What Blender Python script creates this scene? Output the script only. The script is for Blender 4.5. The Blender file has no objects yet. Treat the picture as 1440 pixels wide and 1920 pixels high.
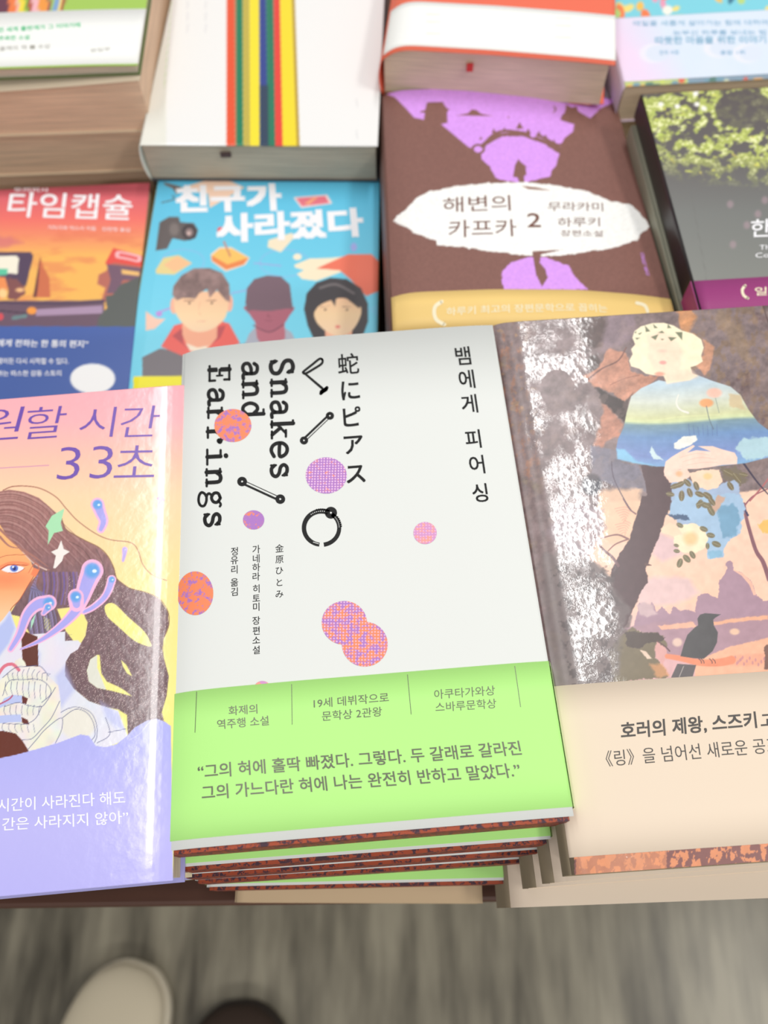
import bpy, bmesh, math, random
import numpy as np
from mathutils import Matrix, Vector
from mathutils.geometry import tessellate_polygon

random.seed(5); RNG = np.random.RandomState(11)
S = bpy.context.scene
COL = S.collection

# ------------------------------------------------------------------ camera
FPX, CX, CY, HC = 1560.0, 720.0, 960.0, 0.2826
_z = np.array([-0.02, -0.43, 0.0]); _z[2] = -math.sqrt(1 - _z @ _z)
_x = np.array([1.0, 0, 0]) - _z[0] * _z; _x /= np.linalg.norm(_x)
_y = np.cross(_z, _x)
RW = np.stack([_x, _y, _z])                       # camera vector (x right, y down, z forward) -> world
cd = bpy.data.cameras.new('camera'); cam = bpy.data.objects.new('camera', cd); COL.objects.link(cam)
Mr = RW @ np.diag([1.0, -1.0, -1.0])
cam.matrix_world = Matrix([[*Mr[0], 0], [*Mr[1], 0], [*Mr[2], HC], [0, 0, 0, 1]])
cd.sensor_fit = 'HORIZONTAL'; cd.sensor_width = 24.0; cd.lens = FPX / 1440 * 24.0
cd.clip_start = 0.01
cd.dof.use_dof = True; cd.dof.focus_distance = 0.292; cd.dof.aperture_fstop = 7.6
S.camera = cam

# ------------------------------------------------------------------ world, lights, exposure
w = bpy.data.worlds.new('world'); S.world = w; w.use_nodes = True
bg = w.node_tree.nodes['Background']; bg.inputs[0].default_value = (1.0, 0.985, 0.96, 1); bg.inputs[1].default_value = 0.47
def area(name, loc, sx, sy, power, colr=(1, 1, 1), rot=(0, 0, 0)):
    l = bpy.data.lights.new(name, 'AREA'); l.shape = 'RECTANGLE'; l.size = sx; l.size_y = sy
    l.energy = power; l.color = colr
    o = bpy.data.objects.new(name, l); o.location = loc; o.rotation_euler = rot; COL.objects.link(o)
    return o
area('ceiling_strip_light', (0.47, 1.15, 1.9), 0.12, 1.35, 17, (1, 0.99, 0.97))
area('ceiling_strip_light', (-0.612, 0.85, 1.9), 0.075, 1.5, 12, (1, 0.99, 0.97), (0, 0, math.radians(5.5)))
area('ceiling_strip_light', (1.42, -0.36, 1.9), 0.32, 0.9, 26, (1, 0.96, 0.88))
area('ceiling_strip_light', (0.2, -2.1, 1.9), 2.2, 0.25, 34, (1, 0.98, 0.95))  # unseen strip added behind the viewer to brighten the page fronts
S.view_settings.view_transform = 'Standard'; S.view_settings.look = 'None'
S.view_settings.gamma = 1.0; S.view_settings.use_curve_mapping = False
S.view_settings.exposure = -0.27

# ------------------------------------------------------------------ projection helpers (photo pixel <-> world)
def ray(px, py):
    px = np.asarray(px, float); py = np.asarray(py, float)
    d = np.stack([(px - CX) / FPX, (py - CY) / FPX, np.ones_like(px)], -1)
    return d @ RW.T
def bp(px, py, z):
    d = ray(px, py); t = (z - HC) / d[..., 2]
    return d[..., :2] * t[..., None]
def proj(P):
    P = np.asarray(P, float); q = (P - np.array([0, 0, HC])) @ RW
    return q[..., 0] / q[..., 2] * FPX + CX, q[..., 1] / q[..., 2] * FPX + CY

class Surf:
    """top surface of a book: local a (across, mm->m) and b (up the page); height profile over a and over b"""
    def __init__(s, z, p, q, along, W=None, L=None, prof=None, profb=None, turn=0.0):
        s.z = z; s.prof = prof; s.profb = profb
        hl = prof[0][1] / 1000 if prof else 0; hr = prof[-1][1] / 1000 if prof else 0
        hp, hq = {'bottom': (hl, hr), 'top': (hl, hr), 'left': (hl, hl), 'lefttop': (hl, hl), 'right': (hr, hr)}[along]
        P = bp(*p, z + hp); Q = bp(*q, z + hq); d = Q - P; n = np.linalg.norm(d)
        if along == 'bottom':   s.W = W or n; s.L = L; ux = d / n; o = P
        elif along == 'top':    s.W = W or n; s.L = L; ux = d / n; o = None; tl = P
        elif along == 'left':   s.L = L or n; s.W = W; uy = d / n; ux = np.array([uy[1], -uy[0]]); o = P
        elif along == 'lefttop':
            s.L = L or n; s.W = W; uy = -d / n; ux = np.array([uy[1], -uy[0]]); o = P - uy * s.L
        elif along == 'right':  s.L = L or n; s.W = W; uy = d / n; ux = np.array([uy[1], -uy[0]]); o = P - ux * W
        uy = np.array([-ux[1], ux[0]])
        if turn:
            t = math.radians(turn); ux = np.array([ux[0] * math.cos(t) - ux[1] * math.sin(t), ux[0] * math.sin(t) + ux[1] * math.cos(t)]); uy = np.array([-ux[1], ux[0]])
        if along == 'top': o = tl - uy * s.L
        s.o, s.ux, s.uy = o, ux, uy
        s.rot = math.atan2(ux[1], ux[0])
    def h(s, a, b=None):
        r = 0.0
        if s.prof: r = r + np.interp(a, [k[0] / 1000 for k in s.prof], [k[1] / 1000 for k in s.prof])
        if s.profb and b is not None: r = r + np.interp(b, [k[0] / 1000 for k in s.profb], [k[1] / 1000 for k in s.profb])
        return r + 0 * np.asarray(a)
    def P(s, a, b, e=0.0):
        a = np.asarray(a, float); b = np.asarray(b, float)
        xy = s.o + a[..., None] * s.ux + b[..., None] * s.uy
        return np.concatenate([xy, (s.z + s.h(a, b) + e)[..., None]], -1)
    def inv(s, px, py):
        z = s.z + 0 * np.asarray(px, float)
        for _ in range(9):
            q = bp(px, py, z) - s.o
            a = q @ s.ux; b = q @ s.uy
            z = 0.4 * z + 0.6 * (s.z + s.h(a, b))
        return a, b

def smooth_prof(kn, n=60):
    xs = [k[0] for k in kn]; ys = [k[1] for k in kn]
    X = np.linspace(xs[0], xs[-1], n); Y = np.interp(X, xs, ys)
    for _ in range(5):
        Y[1:-1] = (Y[:-2] + Y[1:-1] * 2 + Y[2:]) / 4
    return list(zip(X, Y))

# ------------------------------------------------------------------ materials
def lin(c):
    c = np.asarray(c, float) / 255.0
    return np.where(c <= 0.04045, c / 12.92, ((c + 0.055) / 1.055) ** 2.4)
MATS = {}
def mat(name, colr=None, rough=0.5, attr=False, bump=None, coat=0.0, lines=None, spec=0.5, mottled=None, metal=0.0):
    if name in MATS: return MATS[name]
    m = bpy.data.materials.new(name); m.use_nodes = True; nt = m.node_tree; N = nt.nodes; Lk = nt.links
    b = N['Principled BSDF']; b.inputs['Roughness'].default_value = rough
    b.inputs['Specular IOR Level'].default_value = spec
    b.inputs['Coat Weight'].default_value = coat; b.inputs['Coat Roughness'].default_value = 0.08
    b.inputs['Metallic'].default_value = metal
    if attr:
        a = N.new('ShaderNodeVertexColor'); a.layer_name = 'Col'
        Lk.new(a.outputs[0], b.inputs['Base Color'])
    elif colr is not None:
        c = lin(colr); b.inputs['Base Color'].default_value = (*c, 1)
    if bump or lines or mottled:
        tc = N.new('ShaderNodeTexCoord')
    if lines:      # page edges: fine layers stacked in z
        mp = N.new('ShaderNodeMapping'); mp.inputs['Scale'].default_value = lines
        Lk.new(tc.outputs['Object'], mp.inputs[0])
        nz = N.new('ShaderNodeTexNoise'); nz.inputs['Scale'].default_value = 1.0; nz.inputs['Detail'].default_value = 4
        Lk.new(mp.outputs[0], nz.inputs[0])
        rp = N.new('ShaderNodeValToRGB'); rp.color_ramp.elements[0].position = .3; rp.color_ramp.elements[1].position = .7
        c0 = lin(np.array(colr) * 0.83); c1 = lin(np.minimum(255, np.array(colr) * 1.07))
        rp.color_ramp.elements[0].color = (*c0, 1); rp.color_ramp.elements[1].color = (*c1, 1)
        Lk.new(nz.outputs[0], rp.inputs[0]); Lk.new(rp.outputs[0], b.inputs['Base Color'])
        bm = N.new('ShaderNodeBump'); bm.inputs['Strength'].default_value = .3; bm.inputs['Distance'].default_value = .0003
        Lk.new(nz.outputs[0], bm.inputs['Height']); Lk.new(bm.outputs[0], b.inputs['Normal'])
    if mottled:    # two inks mixed by a patchy screen: (ink a, ink b, threshold)
        ca, cb, th, dots = mottled
        n1 = N.new('ShaderNodeTexNoise'); n1.inputs['Scale'].default_value = 420; n1.inputs['Detail'].default_value = 9; n1.inputs['Roughness'].default_value = .72
        Lk.new(tc.outputs['Object'], n1.inputs[0])
        rp = N.new('ShaderNodeValToRGB'); rp.color_ramp.interpolation = 'LINEAR'
        rp.color_ramp.elements[0].position = th; rp.color_ramp.elements[1].position = th + .035
        rp.color_ramp.elements[0].color = (*lin(ca), 1); rp.color_ramp.elements[1].color = (*lin(cb), 1)
        Lk.new(n1.outputs[0], rp.inputs[0])
        vo = N.new('ShaderNodeTexVoronoi'); vo.inputs['Scale'].default_value = 900; vo.inputs['Randomness'].default_value = .12
        Lk.new(tc.outputs['Object'], vo.inputs[0])
        r2 = N.new('ShaderNodeValToRGB'); r2.color_ramp.elements[0].position = .22; r2.color_ramp.elements[1].position = .36
        r2.color_ramp.elements[0].color = (dots, dots, dots, 1); r2.color_ramp.elements[1].color = (0, 0, 0, 1)
        Lk.new(vo.outputs['Distance'], r2.inputs[0])
        mx = N.new('ShaderNodeMixRGB'); mx.inputs[2].default_value = (*lin((250, 205, 240)), 1)
        Lk.new(r2.outputs[0], mx.inputs[0]); Lk.new(rp.outputs[0], mx.inputs[1]); Lk.new(mx.outputs[0], b.inputs['Base Color'])
    if bump:       # (scale, strength, distance)
        nz = N.new('ShaderNodeTexNoise'); nz.inputs['Scale'].default_value = bump[0]; nz.inputs['Detail'].default_value = 3
        Lk.new(tc.outputs['Object'], nz.inputs[0])
        bm = N.new('ShaderNodeBump'); bm.inputs['Strength'].default_value = bump[1]; bm.inputs['Distance'].default_value = bump[2]
        Lk.new(nz.outputs[0], bm.inputs['Height']); Lk.new(bm.outputs[0], b.inputs['Normal'])
    MATS[name] = m
    return m

# ------------------------------------------------------------------ objects
def mk(name, verts, faces, m, parent=None, cols=None, smooth=False, label=None):
    me = bpy.data.meshes.new(name)
    me.from_pydata([tuple(map(float, v)) for v in verts], [], faces); me.update()
    return fin(name, me, m, parent, cols, smooth, label)
def fin(name, me, m, parent, cols=None, smooth=False, label=None):
    if cols is not None:
        ca = me.color_attributes.new('Col', 'FLOAT_COLOR', 'POINT')
        arr = np.ones((len(me.vertices), 4), np.float32); arr[:, :cols.shape[1]] = cols
        ca.data.foreach_set('color', arr.ravel())
    if smooth: me.polygons.foreach_set('use_smooth', [True] * len(me.polygons))
    if m: me.materials.append(m)
    o = bpy.data.objects.new(name, me); COL.objects.link(o)
    if parent: o.parent = parent; o.matrix_parent_inverse = parent.matrix_world.inverted()
    if label: o['label'] = label
    return o
def grid_mesh(name, V, nu, nv, m, parent, cols=None, label=None, extra=None):
    """V is (nv*nu,3) row-major; extra (verts, faces) adds the thin edge of the sheet"""
    i = np.arange(nv - 1)[:, None] * nu + np.arange(nu - 1)[None, :]
    q = np.stack([i, i + 1, i + nu + 1, i + nu], -1).reshape(-1, 4)
    n0 = len(V)
    if extra is not None:
        V = np.concatenate([V, extra[0]]); q = np.concatenate([q, np.array(extra[1])])
    me = bpy.data.meshes.new(name)
    me.vertices.add(len(V)); me.vertices.foreach_set('co', V.astype(np.float32).ravel())
    me.loops.add(q.size); me.loops.foreach_set('vertex_index', q.astype(np.int32).ravel())
    me.polygons.add(len(q)); me.polygons.foreach_set('loop_start', np.arange(0, q.size, 4, dtype=np.int32))
    me.update(); me.validate()
    if cols is not None and extra is not None:
        cols = np.concatenate([cols, cols[extra[2]]])
    return fin(name, me, m, parent, cols, True, label)
def sheet(name, s, a0, a1, b0, b1, na, nb, m, parent, e=0.0, t=0.0004, cols=None, colfun=None, label=None):
    A, B = np.meshgrid(np.linspace(a0, a1, na), np.linspace(b0, b1, nb))
    A = A.ravel(); B = B.ravel(); V = s.P(A, B, e)
    if colfun: 
        X, Y = proj(V); cols = colfun(X, Y)
    ring = list(range(na)) + [r * na + na - 1 for r in range(1, nb)] + [(nb - 1) * na + k for k in range(na - 2, -1, -1)] + [r * na for r in range(nb - 2, 0, -1)]
    R = V[ring].copy(); R[:, 2] -= t
    n0 = na * nb; n = len(ring)
    F = [(ring[(k + 1) % n], ring[k], n0 + k, n0 + (k + 1) % n) for k in range(n)]
    return grid_mesh(name, V, na, nb, m, parent, cols, label, (R, F, ring))
def root(name, s, label, cat, group=None):
    o = bpy.data.objects.new(name, None); COL.objects.link(o); o.empty_display_size = .02
    o.location = (*s.o, s.z); o.rotation_euler = (0, 0, s.rot)
    o.matrix_world = Matrix.Translation((*s.o, s.z)) @ Matrix.Rotation(s.rot, 4, 'Z')
    o['label'] = label; o['category'] = cat
    if group: o['group'] = group
    return o


def book_body(s, T, rt, page_m, cover_m, inset=0.0015, spine_m=None, spine_side='left', lag=0.0, spine_label=None, bow=0.0, tail_m=None, tail=None):
    """page block, spine and back cover under the surface s"""
    W, L = s.W, s.L; ct = 0.0005
    n = 26
    # page block: follows the cover profile on top, flat below, a slight fore-edge hollow
    A = np.linspace(0.0006, W - inset, n); v = []; f = []
    tb_ = inset if tail is None else tail
    for b in (tb_, L - inset):
        for a in A: v.append(s.P(a, b, -ct - 0.00005))
    for b in (tb_, L - inset):
        for a in A:
            p = s.P(a, b); p[2] = s.z - T + ct; v.append(p)
    for k in range(n - 1):
        f.append((k, k + 1, n + k + 1, n + k)); f.append((2 * n + k + 1, 2 * n + k, 3 * n + k, 3 * n + k + 1))
        f.append((k + 1, k, 2 * n + k, 2 * n + k + 1)); f.append((n + k, n + k + 1, 3 * n + k + 1, 3 * n + k))
    f.append((0, n, 3 * n, 2 * n)); f.append((n - 1, 2 * n + n - 1, 3 * n + n - 1, 2 * n - 1))
    mk('page_block', v, f, page_m, rt)
    # back cover
    v = [s.P(a, b) for a, b in ((0, 0), (W, 0), (W, L), (0, L))]
    v = [np.array([p[0], p[1], s.z - T]) for p in v] + [np.array([p[0], p[1], s.z - T + ct]) for p in v]
    mk('back_cover', v, [(3, 2, 1, 0), (4, 5, 6, 7), (0, 1, 5, 4), (1, 2, 6, 5), (2, 3, 7, 6), (3, 0, 4, 7)], cover_m, rt)
    # spine: a bulged strip
    aa = 0 if spine_side == 'left' else W; sg = -1 if spine_side == 'left' else 1
    z0 = float(s.h(aa)); hs = np.linspace(z0, -T, 9); v = []; f = []
    for k, hh in enumerate(hs):
        t = k / 8; bul = 0.0012 * math.sin(math.pi * t) ** .6
        for b in (0, L):
            for o in (0.0, 0.0005):
                p = s.P(aa + sg * (bul + bow * math.sin(math.pi * t) - o + 0.0003), b); p[2] = s.z + hh; v.append(p)
    for k in range(8):
        q = k * 4
        f += [(q, q + 2, q + 6, q + 4), (q + 1, q + 5, q + 7, q + 3), (q, q + 4, q + 5, q + 1), (q + 2, q + 3, q + 7, q + 6)]
    f += [(0, 1, 3, 2), (32, 34, 35, 33)]
    mk('spine', v, f, spine_m or cover_m, rt, smooth=True, label=spine_label)

# ------------------------------------------------------------------ printed vector art
def cat(pts, closed=False, n=8):
    P = np.array(pts, float); m = len(P); out = []
    rng = range(m if closed else m - 1)
    for i in rng:
        if closed: p0, p1, p2, p3 = P[(i - 1) % m], P[i], P[(i + 1) % m], P[(i + 2) % m]
        else: p0, p1, p2, p3 = P[max(i - 1, 0)], P[i], P[i + 1], P[min(i + 2, m - 1)]
        for t in np.linspace(0, 1, n, endpoint=False):
            out.append(.5 * (2 * p1 + (p2 - p0) * t + (2 * p0 - 5 * p1 + 4 * p2 - p3) * t * t + (3 * p1 - p0 - 3 * p2 + p3) * t ** 3))
    if not closed: out.append(P[-1])
    return np.array(out)
def zz(pts, x0, y0, k): return [(x0 + x / k, y0 + y / k) for x, y in pts]

class Vec:
    def __init__(s, surf, e): s.s = surf; s.e = e; s.v = []; s.f = []
    def raw(s, A, B, faces):
        o = len(s.v); P = s.s.P(A, B, s.e); s.v += list(P); s.f += [tuple(o + k for k in f) for f in faces]
    def poly(s, pts, smooth=False):
        if smooth: pts = cat(pts, True, 6)
        P = np.array(pts, float); A, B = s.s.inv(P[:, 0], P[:, 1])
        tris = tessellate_polygon([[Vector((a * 100, b * 100, 0)) for a, b in zip(A, B)]])
        fs = []
        for t in tris:
            x = [(A[i], B[i]) for i in t]
            ar = (x[1][0] - x[0][0]) * (x[2][1] - x[0][1]) - (x[2][0] - x[0][0]) * (x[1][1] - x[0][1])
            if abs(ar) < 1e-12: continue
            fs.append(tuple(t) if ar > 0 else tuple(reversed(t)))
        s.raw(A, B, fs)
    def line(s, pts, wd, smooth=False, caps=True):
        P = np.array(pts, float)
        if smooth: P = cat(P, False, 6)
        n = len(P); wd = np.linspace(wd[0], wd[1], n) if isinstance(wd, tuple) else np.full(n, float(wd))
        T = np.gradient(P, axis=0) if n > 2 else np.array([P[1] - P[0]] * 2)
        T /= np.maximum(1e-9, np.linalg.norm(T, axis=1))[:, None]; Nn = np.stack([-T[:, 1], T[:, 0]], 1)
        if caps: P[0] -= T[0] * 0; 
        Lp = P + Nn * wd[:, None] / 2; Rp = P - Nn * wd[:, None] / 2
        Q = np.concatenate([Lp, Rp]); A, B = s.s.inv(Q[:, 0], Q[:, 1])
        s.raw(A, B, [(k, k + 1, n + k + 1, n + k) for k in range(n - 1)])
        if caps:
            for p, ww in ((P[0], wd[0]), (P[-1], wd[-1])): s.disc(p[0], p[1], ww / 2, ww / 2, 10)
    def disc(s, x, y, rx, ry, n=36, rings=1):
        th = np.linspace(0, 2 * math.pi, n, endpoint=False)
        px = [x]; py = [y]
        for r in range(1, rings + 1):
            px += list(x + rx * r / rings * np.cos(th)); py += list(y - ry * r / rings * np.sin(th))
        A, B = s.s.inv(np.array(px), np.array(py))
        f = [(0, 1 + k, 1 + (k + 1) % n) for k in range(n)]
        for r in range(rings - 1):
            o = 1 + r * n; f += [(o + k, o + n + k, o + n + (k + 1) % n, o + (k + 1) % n) for k in range(n)]
        s.raw(A, B, f)
    def text(s, body, bl, br, tl, bold=0.0, slant=0.0, tracking=1.0):
        V, F = glyphs(body, 0 if bold > .01 else bold, slant, tracking)
        x0, x1 = V[:, 0].min(), V[:, 0].max(); y0, y1 = V[:, 1].min(), V[:, 1].max()
        U = (V[:, 0] - x0) / (x1 - x0); T = (V[:, 1] - y0) / (y1 - y0)
        (a0, a1, a2), (b0, b1, b2) = s.s.inv(np.array([bl[0], br[0], tl[0]]), np.array([bl[1], br[1], tl[1]]))
        e0 = s.e
        for k, (du, dt) in enumerate([(0, 0), (1, 1), (-1, 1), (1, -1), (-1, -1)] if bold > .01 else [(0, 0)]):
            s.e = e0 + k * .000003; u = U + du * bold * .8 / (x1 - x0); t = T + dt * bold * .8 / (y1 - y0)
            s.raw(a0 + u * (a1 - a0) + t * (a2 - a0), b0 + u * (b1 - b0) + t * (b2 - b0), F)
        s.e = e0
    def vtext(s, chars, centres, px, bold=0.0, sx=1.0):
        """upright glyphs one under another; em box centred on each pixel centre, px high"""
        for ch, (x, y) in zip(chars, centres):
            V, F = glyphs(ch, 0 if bold > .01 else bold, 0, 1)
            (a0, a1, a2), (b0, b1, b2) = s.s.inv(np.array([x, x + 10., x]), np.array([y, y, y + 10.]))
            ka = abs(a1 - a0) / 10 * px; kb = abs(b2 - b0) / 10 * px
            cx = (V[:, 0].min() + V[:, 0].max()) / 2; cy = (V[:, 1].min() + V[:, 1].max()) / 2
            e0 = s.e
            for k, (du, dt) in enumerate([(0, 0), (1, 1), (-1, 1), (1, -1), (-1, -1)] if bold > .01 else [(0, 0)]):
                s.e = e0 + k * .000003
                s.raw(a0 + (V[:, 0] - cx + du * bold * .8) * ka * sx, b0 + (V[:, 1] - cy + dt * bold * .8) * kb, F)
            s.e = e0
    def build(s, name, m, parent, label=None):
        return mk(name, s.v, s.f, m, parent, label=label)
_gc = {}
def glyphs(body, bold, slant, tracking):
    k = (body, bold, slant, tracking)
    if k in _gc: return _gc[k]
    c = bpy.data.curves.new('glyph', 'FONT'); c.body = body; c.size = 1.0; c.offset = bold; c.shear = slant
    c.space_character = tracking; c.resolution_u = 3; c.fill_mode = 'FRONT'
    o = bpy.data.objects.new('glyph', c); me = bpy.data.meshes.new_from_object(o)
    V = np.array([v.co[:2] for v in me.vertices]); F = []
    for p in me.polygons:
        i = list(p.vertices)
        F.append(tuple(i) if p.normal.z >= 0 else tuple(reversed(i)))
    bpy.data.objects.remove(o); bpy.data.curves.remove(c); bpy.data.meshes.remove(me)
    _gc[k] = (V, F); return V, F

# ------------------------------------------------------------------ printed painterly art: ink colours worked out per vertex of the cover sheet
def vnoise(X, Y, sc, seed):
    r = np.random.RandomState(seed); G = r.rand(257, 257)
    x = X / sc + 1000.37; y = Y / sc + 1000.11
    xi = np.floor(x).astype(int); yi = np.floor(y).astype(int); fx = x - xi; fy = y - yi
    fx = fx * fx * (3 - 2 * fx); fy = fy * fy * (3 - 2 * fy)
    g = lambda i, j: G[i % 256, j % 256]
    return (g(xi, yi) * (1 - fx) + g(xi + 1, yi) * fx) * (1 - fy) + (g(xi, yi + 1) * (1 - fx) + g(xi + 1, yi + 1) * fx) * fy
def fbm(X, Y, sc, seed, o=4):
    t = 0; a = .5; n = 0
    for k in range(o):
        t = t + a * vnoise(X, Y, sc / 2 ** k, seed + k); n += a; a *= .55
    return t / n
class Paint:
    def __init__(s, X, Y, base): s.X = X; s.Y = Y; s.C = np.ones((len(X), 3)) * np.array(base, float)
    def vgrad(s, stops, axis='y'):
        t = s.Y if axis == 'y' else s.X
        ks = [k for k, _ in stops]
        for c in range(3): s.C[:, c] = np.interp(t, ks, [q[c] for _, q in stops])
    def put(s, idx, al, colr):
        if callable(colr): colr = colr(s.X[idx], s.Y[idx])
        colr = np.asarray(colr, float)
        s.C[idx] = s.C[idx] * (1 - al[:, None]) + colr * al[:, None]
    def poly(s, pts, colr, soft=1.0, alpha=1.0, smooth=False, warp=None, seed=3):
        P = cat(pts, True, 5) if smooth else np.array(pts, float)
        pad = soft + (warp[0] if warp else 0) + 1
        idx = np.nonzero((s.X > P[:, 0].min() - pad) & (s.X < P[:, 0].max() + pad) & (s.Y > P[:, 1].min() - pad) & (s.Y < P[:, 1].max() + pad))[0]
        if not len(idx): return
        x = s.X[idx]; y = s.Y[idx]
        if warp:
            x = x + (fbm(s.X[idx], s.Y[idx], warp[1], seed) - .5) * 2 * warp[0]
            y = y + (fbm(s.X[idx], s.Y[idx], warp[1], seed + 50) - .5) * 2 * warp[0]
        ins = np.zeros(len(idx), bool); d = np.full(len(idx), 1e9)
        for i in range(len(P)):
            x1, y1 = P[i]; x2, y2 = P[(i + 1) % len(P)]
            if y1 != y2:
                c = ((y1 > y) != (y2 > y)) & (x < (x2 - x1) * (y - y1) / (y2 - y1) + x1); ins ^= c
            L2 = (x2 - x1) ** 2 + (y2 - y1) ** 2 + 1e-9
            t = np.clip(((x - x1) * (x2 - x1) + (y - y1) * (y2 - y1)) / L2, 0, 1)
            d = np.minimum(d, (x - x1 - t * (x2 - x1)) ** 2 + (y - y1 - t * (y2 - y1)) ** 2)
        sd = np.sqrt(d) * np.where(ins, 1, -1)
        s.put(idx, np.clip(sd / soft + .5, 0, 1) * alpha, colr)
    def line(s, pts, wd, colr, smooth=True, alpha=1.0, soft=1.0):
        P = cat(pts, False, 6) if smooth and len(pts) > 2 else np.array(pts, float)
        n = len(P); ws = np.linspace(wd[0], wd[1], n) if isinstance(wd, tuple) else np.full(n, float(wd))
        pad = ws.max() + soft + 1
        idx = np.nonzero((s.X > P[:, 0].min() - pad) & (s.X < P[:, 0].max() + pad) & (s.Y > P[:, 1].min() - pad) & (s.Y < P[:, 1].max() + pad))[0]
        if not len(idx): return
        x = s.X[idx]; y = s.Y[idx]; d = np.full(len(idx), -1e9)
        for i in range(n - 1):
            x1, y1 = P[i]; x2, y2 = P[i + 1]; L2 = (x2 - x1) ** 2 + (y2 - y1) ** 2 + 1e-9
            t = np.clip(((x - x1) * (x2 - x1) + (y - y1) * (y2 - y1)) / L2, 0, 1)
            d = np.maximum(d, (ws[i] + (ws[i + 1] - ws[i]) * t) / 2 - np.hypot(x - x1 - t * (x2 - x1), y - y1 - t * (y2 - y1)))
        s.put(idx, np.clip(d / soft + .5, 0, 1) * alpha, colr)
    def ell(s, cx, cy, rx, ry, colr, rot=0.0, alpha=1.0, soft=1.0):
        c, q = math.cos(rot), math.sin(rot); m = max(rx, ry) + soft + 1
        idx = np.nonzero((abs(s.X - cx) < m) & (abs(s.Y - cy) < m))[0]
        if not len(idx): return
        x = s.X[idx] - cx; y = s.Y[idx] - cy
        r = np.hypot((x * c + y * q) / rx, (-x * q + y * c) / ry)
        s.put(idx, np.clip((1 - r) * min(rx, ry) / soft + .5, 0, 1) * alpha, colr)
    def tex(s, amp, sc, seed, o=4):
        s.C *= (1 + amp * (fbm(s.X, s.Y, sc, seed, o) - .5) * 2)[:, None]
    def out(s): return lin(np.clip(s.C, 0, 255))
# ------------------------------------------------------------------ floor and table
TZ = -0.125; FZ = TZ - 0.74
fm = bpy.data.materials.new('worn_vinyl_floor'); fm.use_nodes = True
N = fm.node_tree.nodes; Lk = fm.node_tree.links; b = N['Principled BSDF']; b.inputs['Roughness'].default_value = .33
tc = N.new('ShaderNodeTexCoord')
def nz(scale, det, mp=None):
    n = N.new('ShaderNodeTexNoise'); n.inputs['Scale'].default_value = scale; n.inputs['Detail'].default_value = det
    m = N.new('ShaderNodeMapping'); m.inputs['Scale'].default_value = mp or (1, 1, 1)
    Lk.new(tc.outputs['Object'], m.inputs[0]); Lk.new(m.outputs[0], n.inputs[0]); return n
n1 = nz(1.0, 4, (26, 3.2, 1)); n2 = nz(5, 4); n3 = nz(1, 3, (120, 14, 1))
ad = N.new('ShaderNodeMath'); ad.operation = 'MULTIPLY_ADD'; ad.inputs[1].default_value = .45; Lk.new(n2.outputs[0], ad.inputs[0]); Lk.new(n1.outputs[0], ad.inputs[2])
a2 = N.new('ShaderNodeMath'); a2.operation = 'MULTIPLY_ADD'; a2.inputs[1].default_value = .25; Lk.new(n3.outputs[0], a2.inputs[0]); Lk.new(ad.outputs[0], a2.inputs[2])
rp = N.new('ShaderNodeValToRGB'); rp.color_ramp.elements[0].position = .62; rp.color_ramp.elements[1].position = 1.08
rp.color_ramp.elements[0].color = (*lin((76, 71, 60)), 1); rp.color_ramp.elements[1].color = (*lin((164, 157, 138)), 1)
Lk.new(a2.outputs[0], rp.inputs[0]); Lk.new(rp.outputs[0], b.inputs['Base Color'])
o = mk('floor', [(-4, -4, FZ), (4, -4, FZ), (4, 4, FZ), (-4, 4, FZ)], [(0, 1, 2, 3)], fm); o['kind'] = 'structure'

def box(x0, y0, z0, x1, y1, z1):
    v = [(x, y, z) for z in (z0, z1) for y in (y0, y1) for x in (x0, x1)]
    return v, [(0, 2, 3, 1), (4, 5, 7, 6), (0, 1, 5, 4), (1, 3, 7, 5), (3, 2, 6, 7), (2, 0, 4, 6)]
wood = mat('dark_brown_wood', (84, 50, 36), .55, lines=(6, 90, 90))
tb = bpy.data.objects.new('display_table', None); COL.objects.link(tb)
tb.location = (0, 0.0022, FZ); tb.rotation_euler = (0, 0, math.radians(.7))
tb.matrix_world = Matrix.Translation(tb.location) @ Matrix.Rotation(math.radians(.7), 4, 'Z')
tb['label'] = 'dark brown wooden display table under all the book piles, front edge above the floor'; tb['category'] = 'table'
def lbox(name, args, m, par, bev=.002):
    v, f = box(*args); o = mk(name, v, f, m, None); o.parent = par
    md = o.modifiers.new('bevel', 'BEVEL'); md.width = bev; md.segments = 2
    return o
Hh = TZ - FZ
lbox('table_top', (-.62, 0, Hh - .03, .62, .82, Hh), wood, tb)
lbox('apron', (-.56, .05, Hh - .11, .56, .07, Hh - .03), wood, tb)
lbox('apron', (-.56, .75, Hh - .11, .56, .77, Hh - .03), wood, tb)
for x in (-.58, .53):
    for y in (.04, .73): lbox('leg', (x, y, 0, x + .05, y + .05, Hh - .03), wood, tb)

# ------------------------------------------------------------------ shared paper materials
PAGE = mat('page_edges_cream', (230, 212, 184), .85, lines=(40, 40, 5200))
PAGEW = mat('page_edges_pale', (222, 208, 190), .85, lines=(40, 40, 5200))
GREY = mat('page_edges_grey', (198, 188, 168), .8, lines=(40, 40, 5200))
TAILM = mat('sprayed_page_edges', (150, 66, 42), .6, mottled=((66, 40, 56), (164, 72, 42), .46, 0))
MATTE = mat('print_matte', None, .55, attr=True, bump=(2600, .12, .0001), spec=.35)
SATIN = mat('print_satin', None, .3, attr=True, bump=(900, .08, .0002))
WHITE = mat('jacket_white', (229, 232, 230), .5, spec=.3)
GREEN = mat('band_green', (186, 246, 142), .5, spec=.35)
INK = mat('ink_black', (12, 12, 13), .55, spec=.3)
INKF = mat('ink_black_foil', (11, 11, 12), .5, spec=.3)
GINK = mat('ink_grey_foil', (108, 112, 96), .35, metal=.25)

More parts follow.
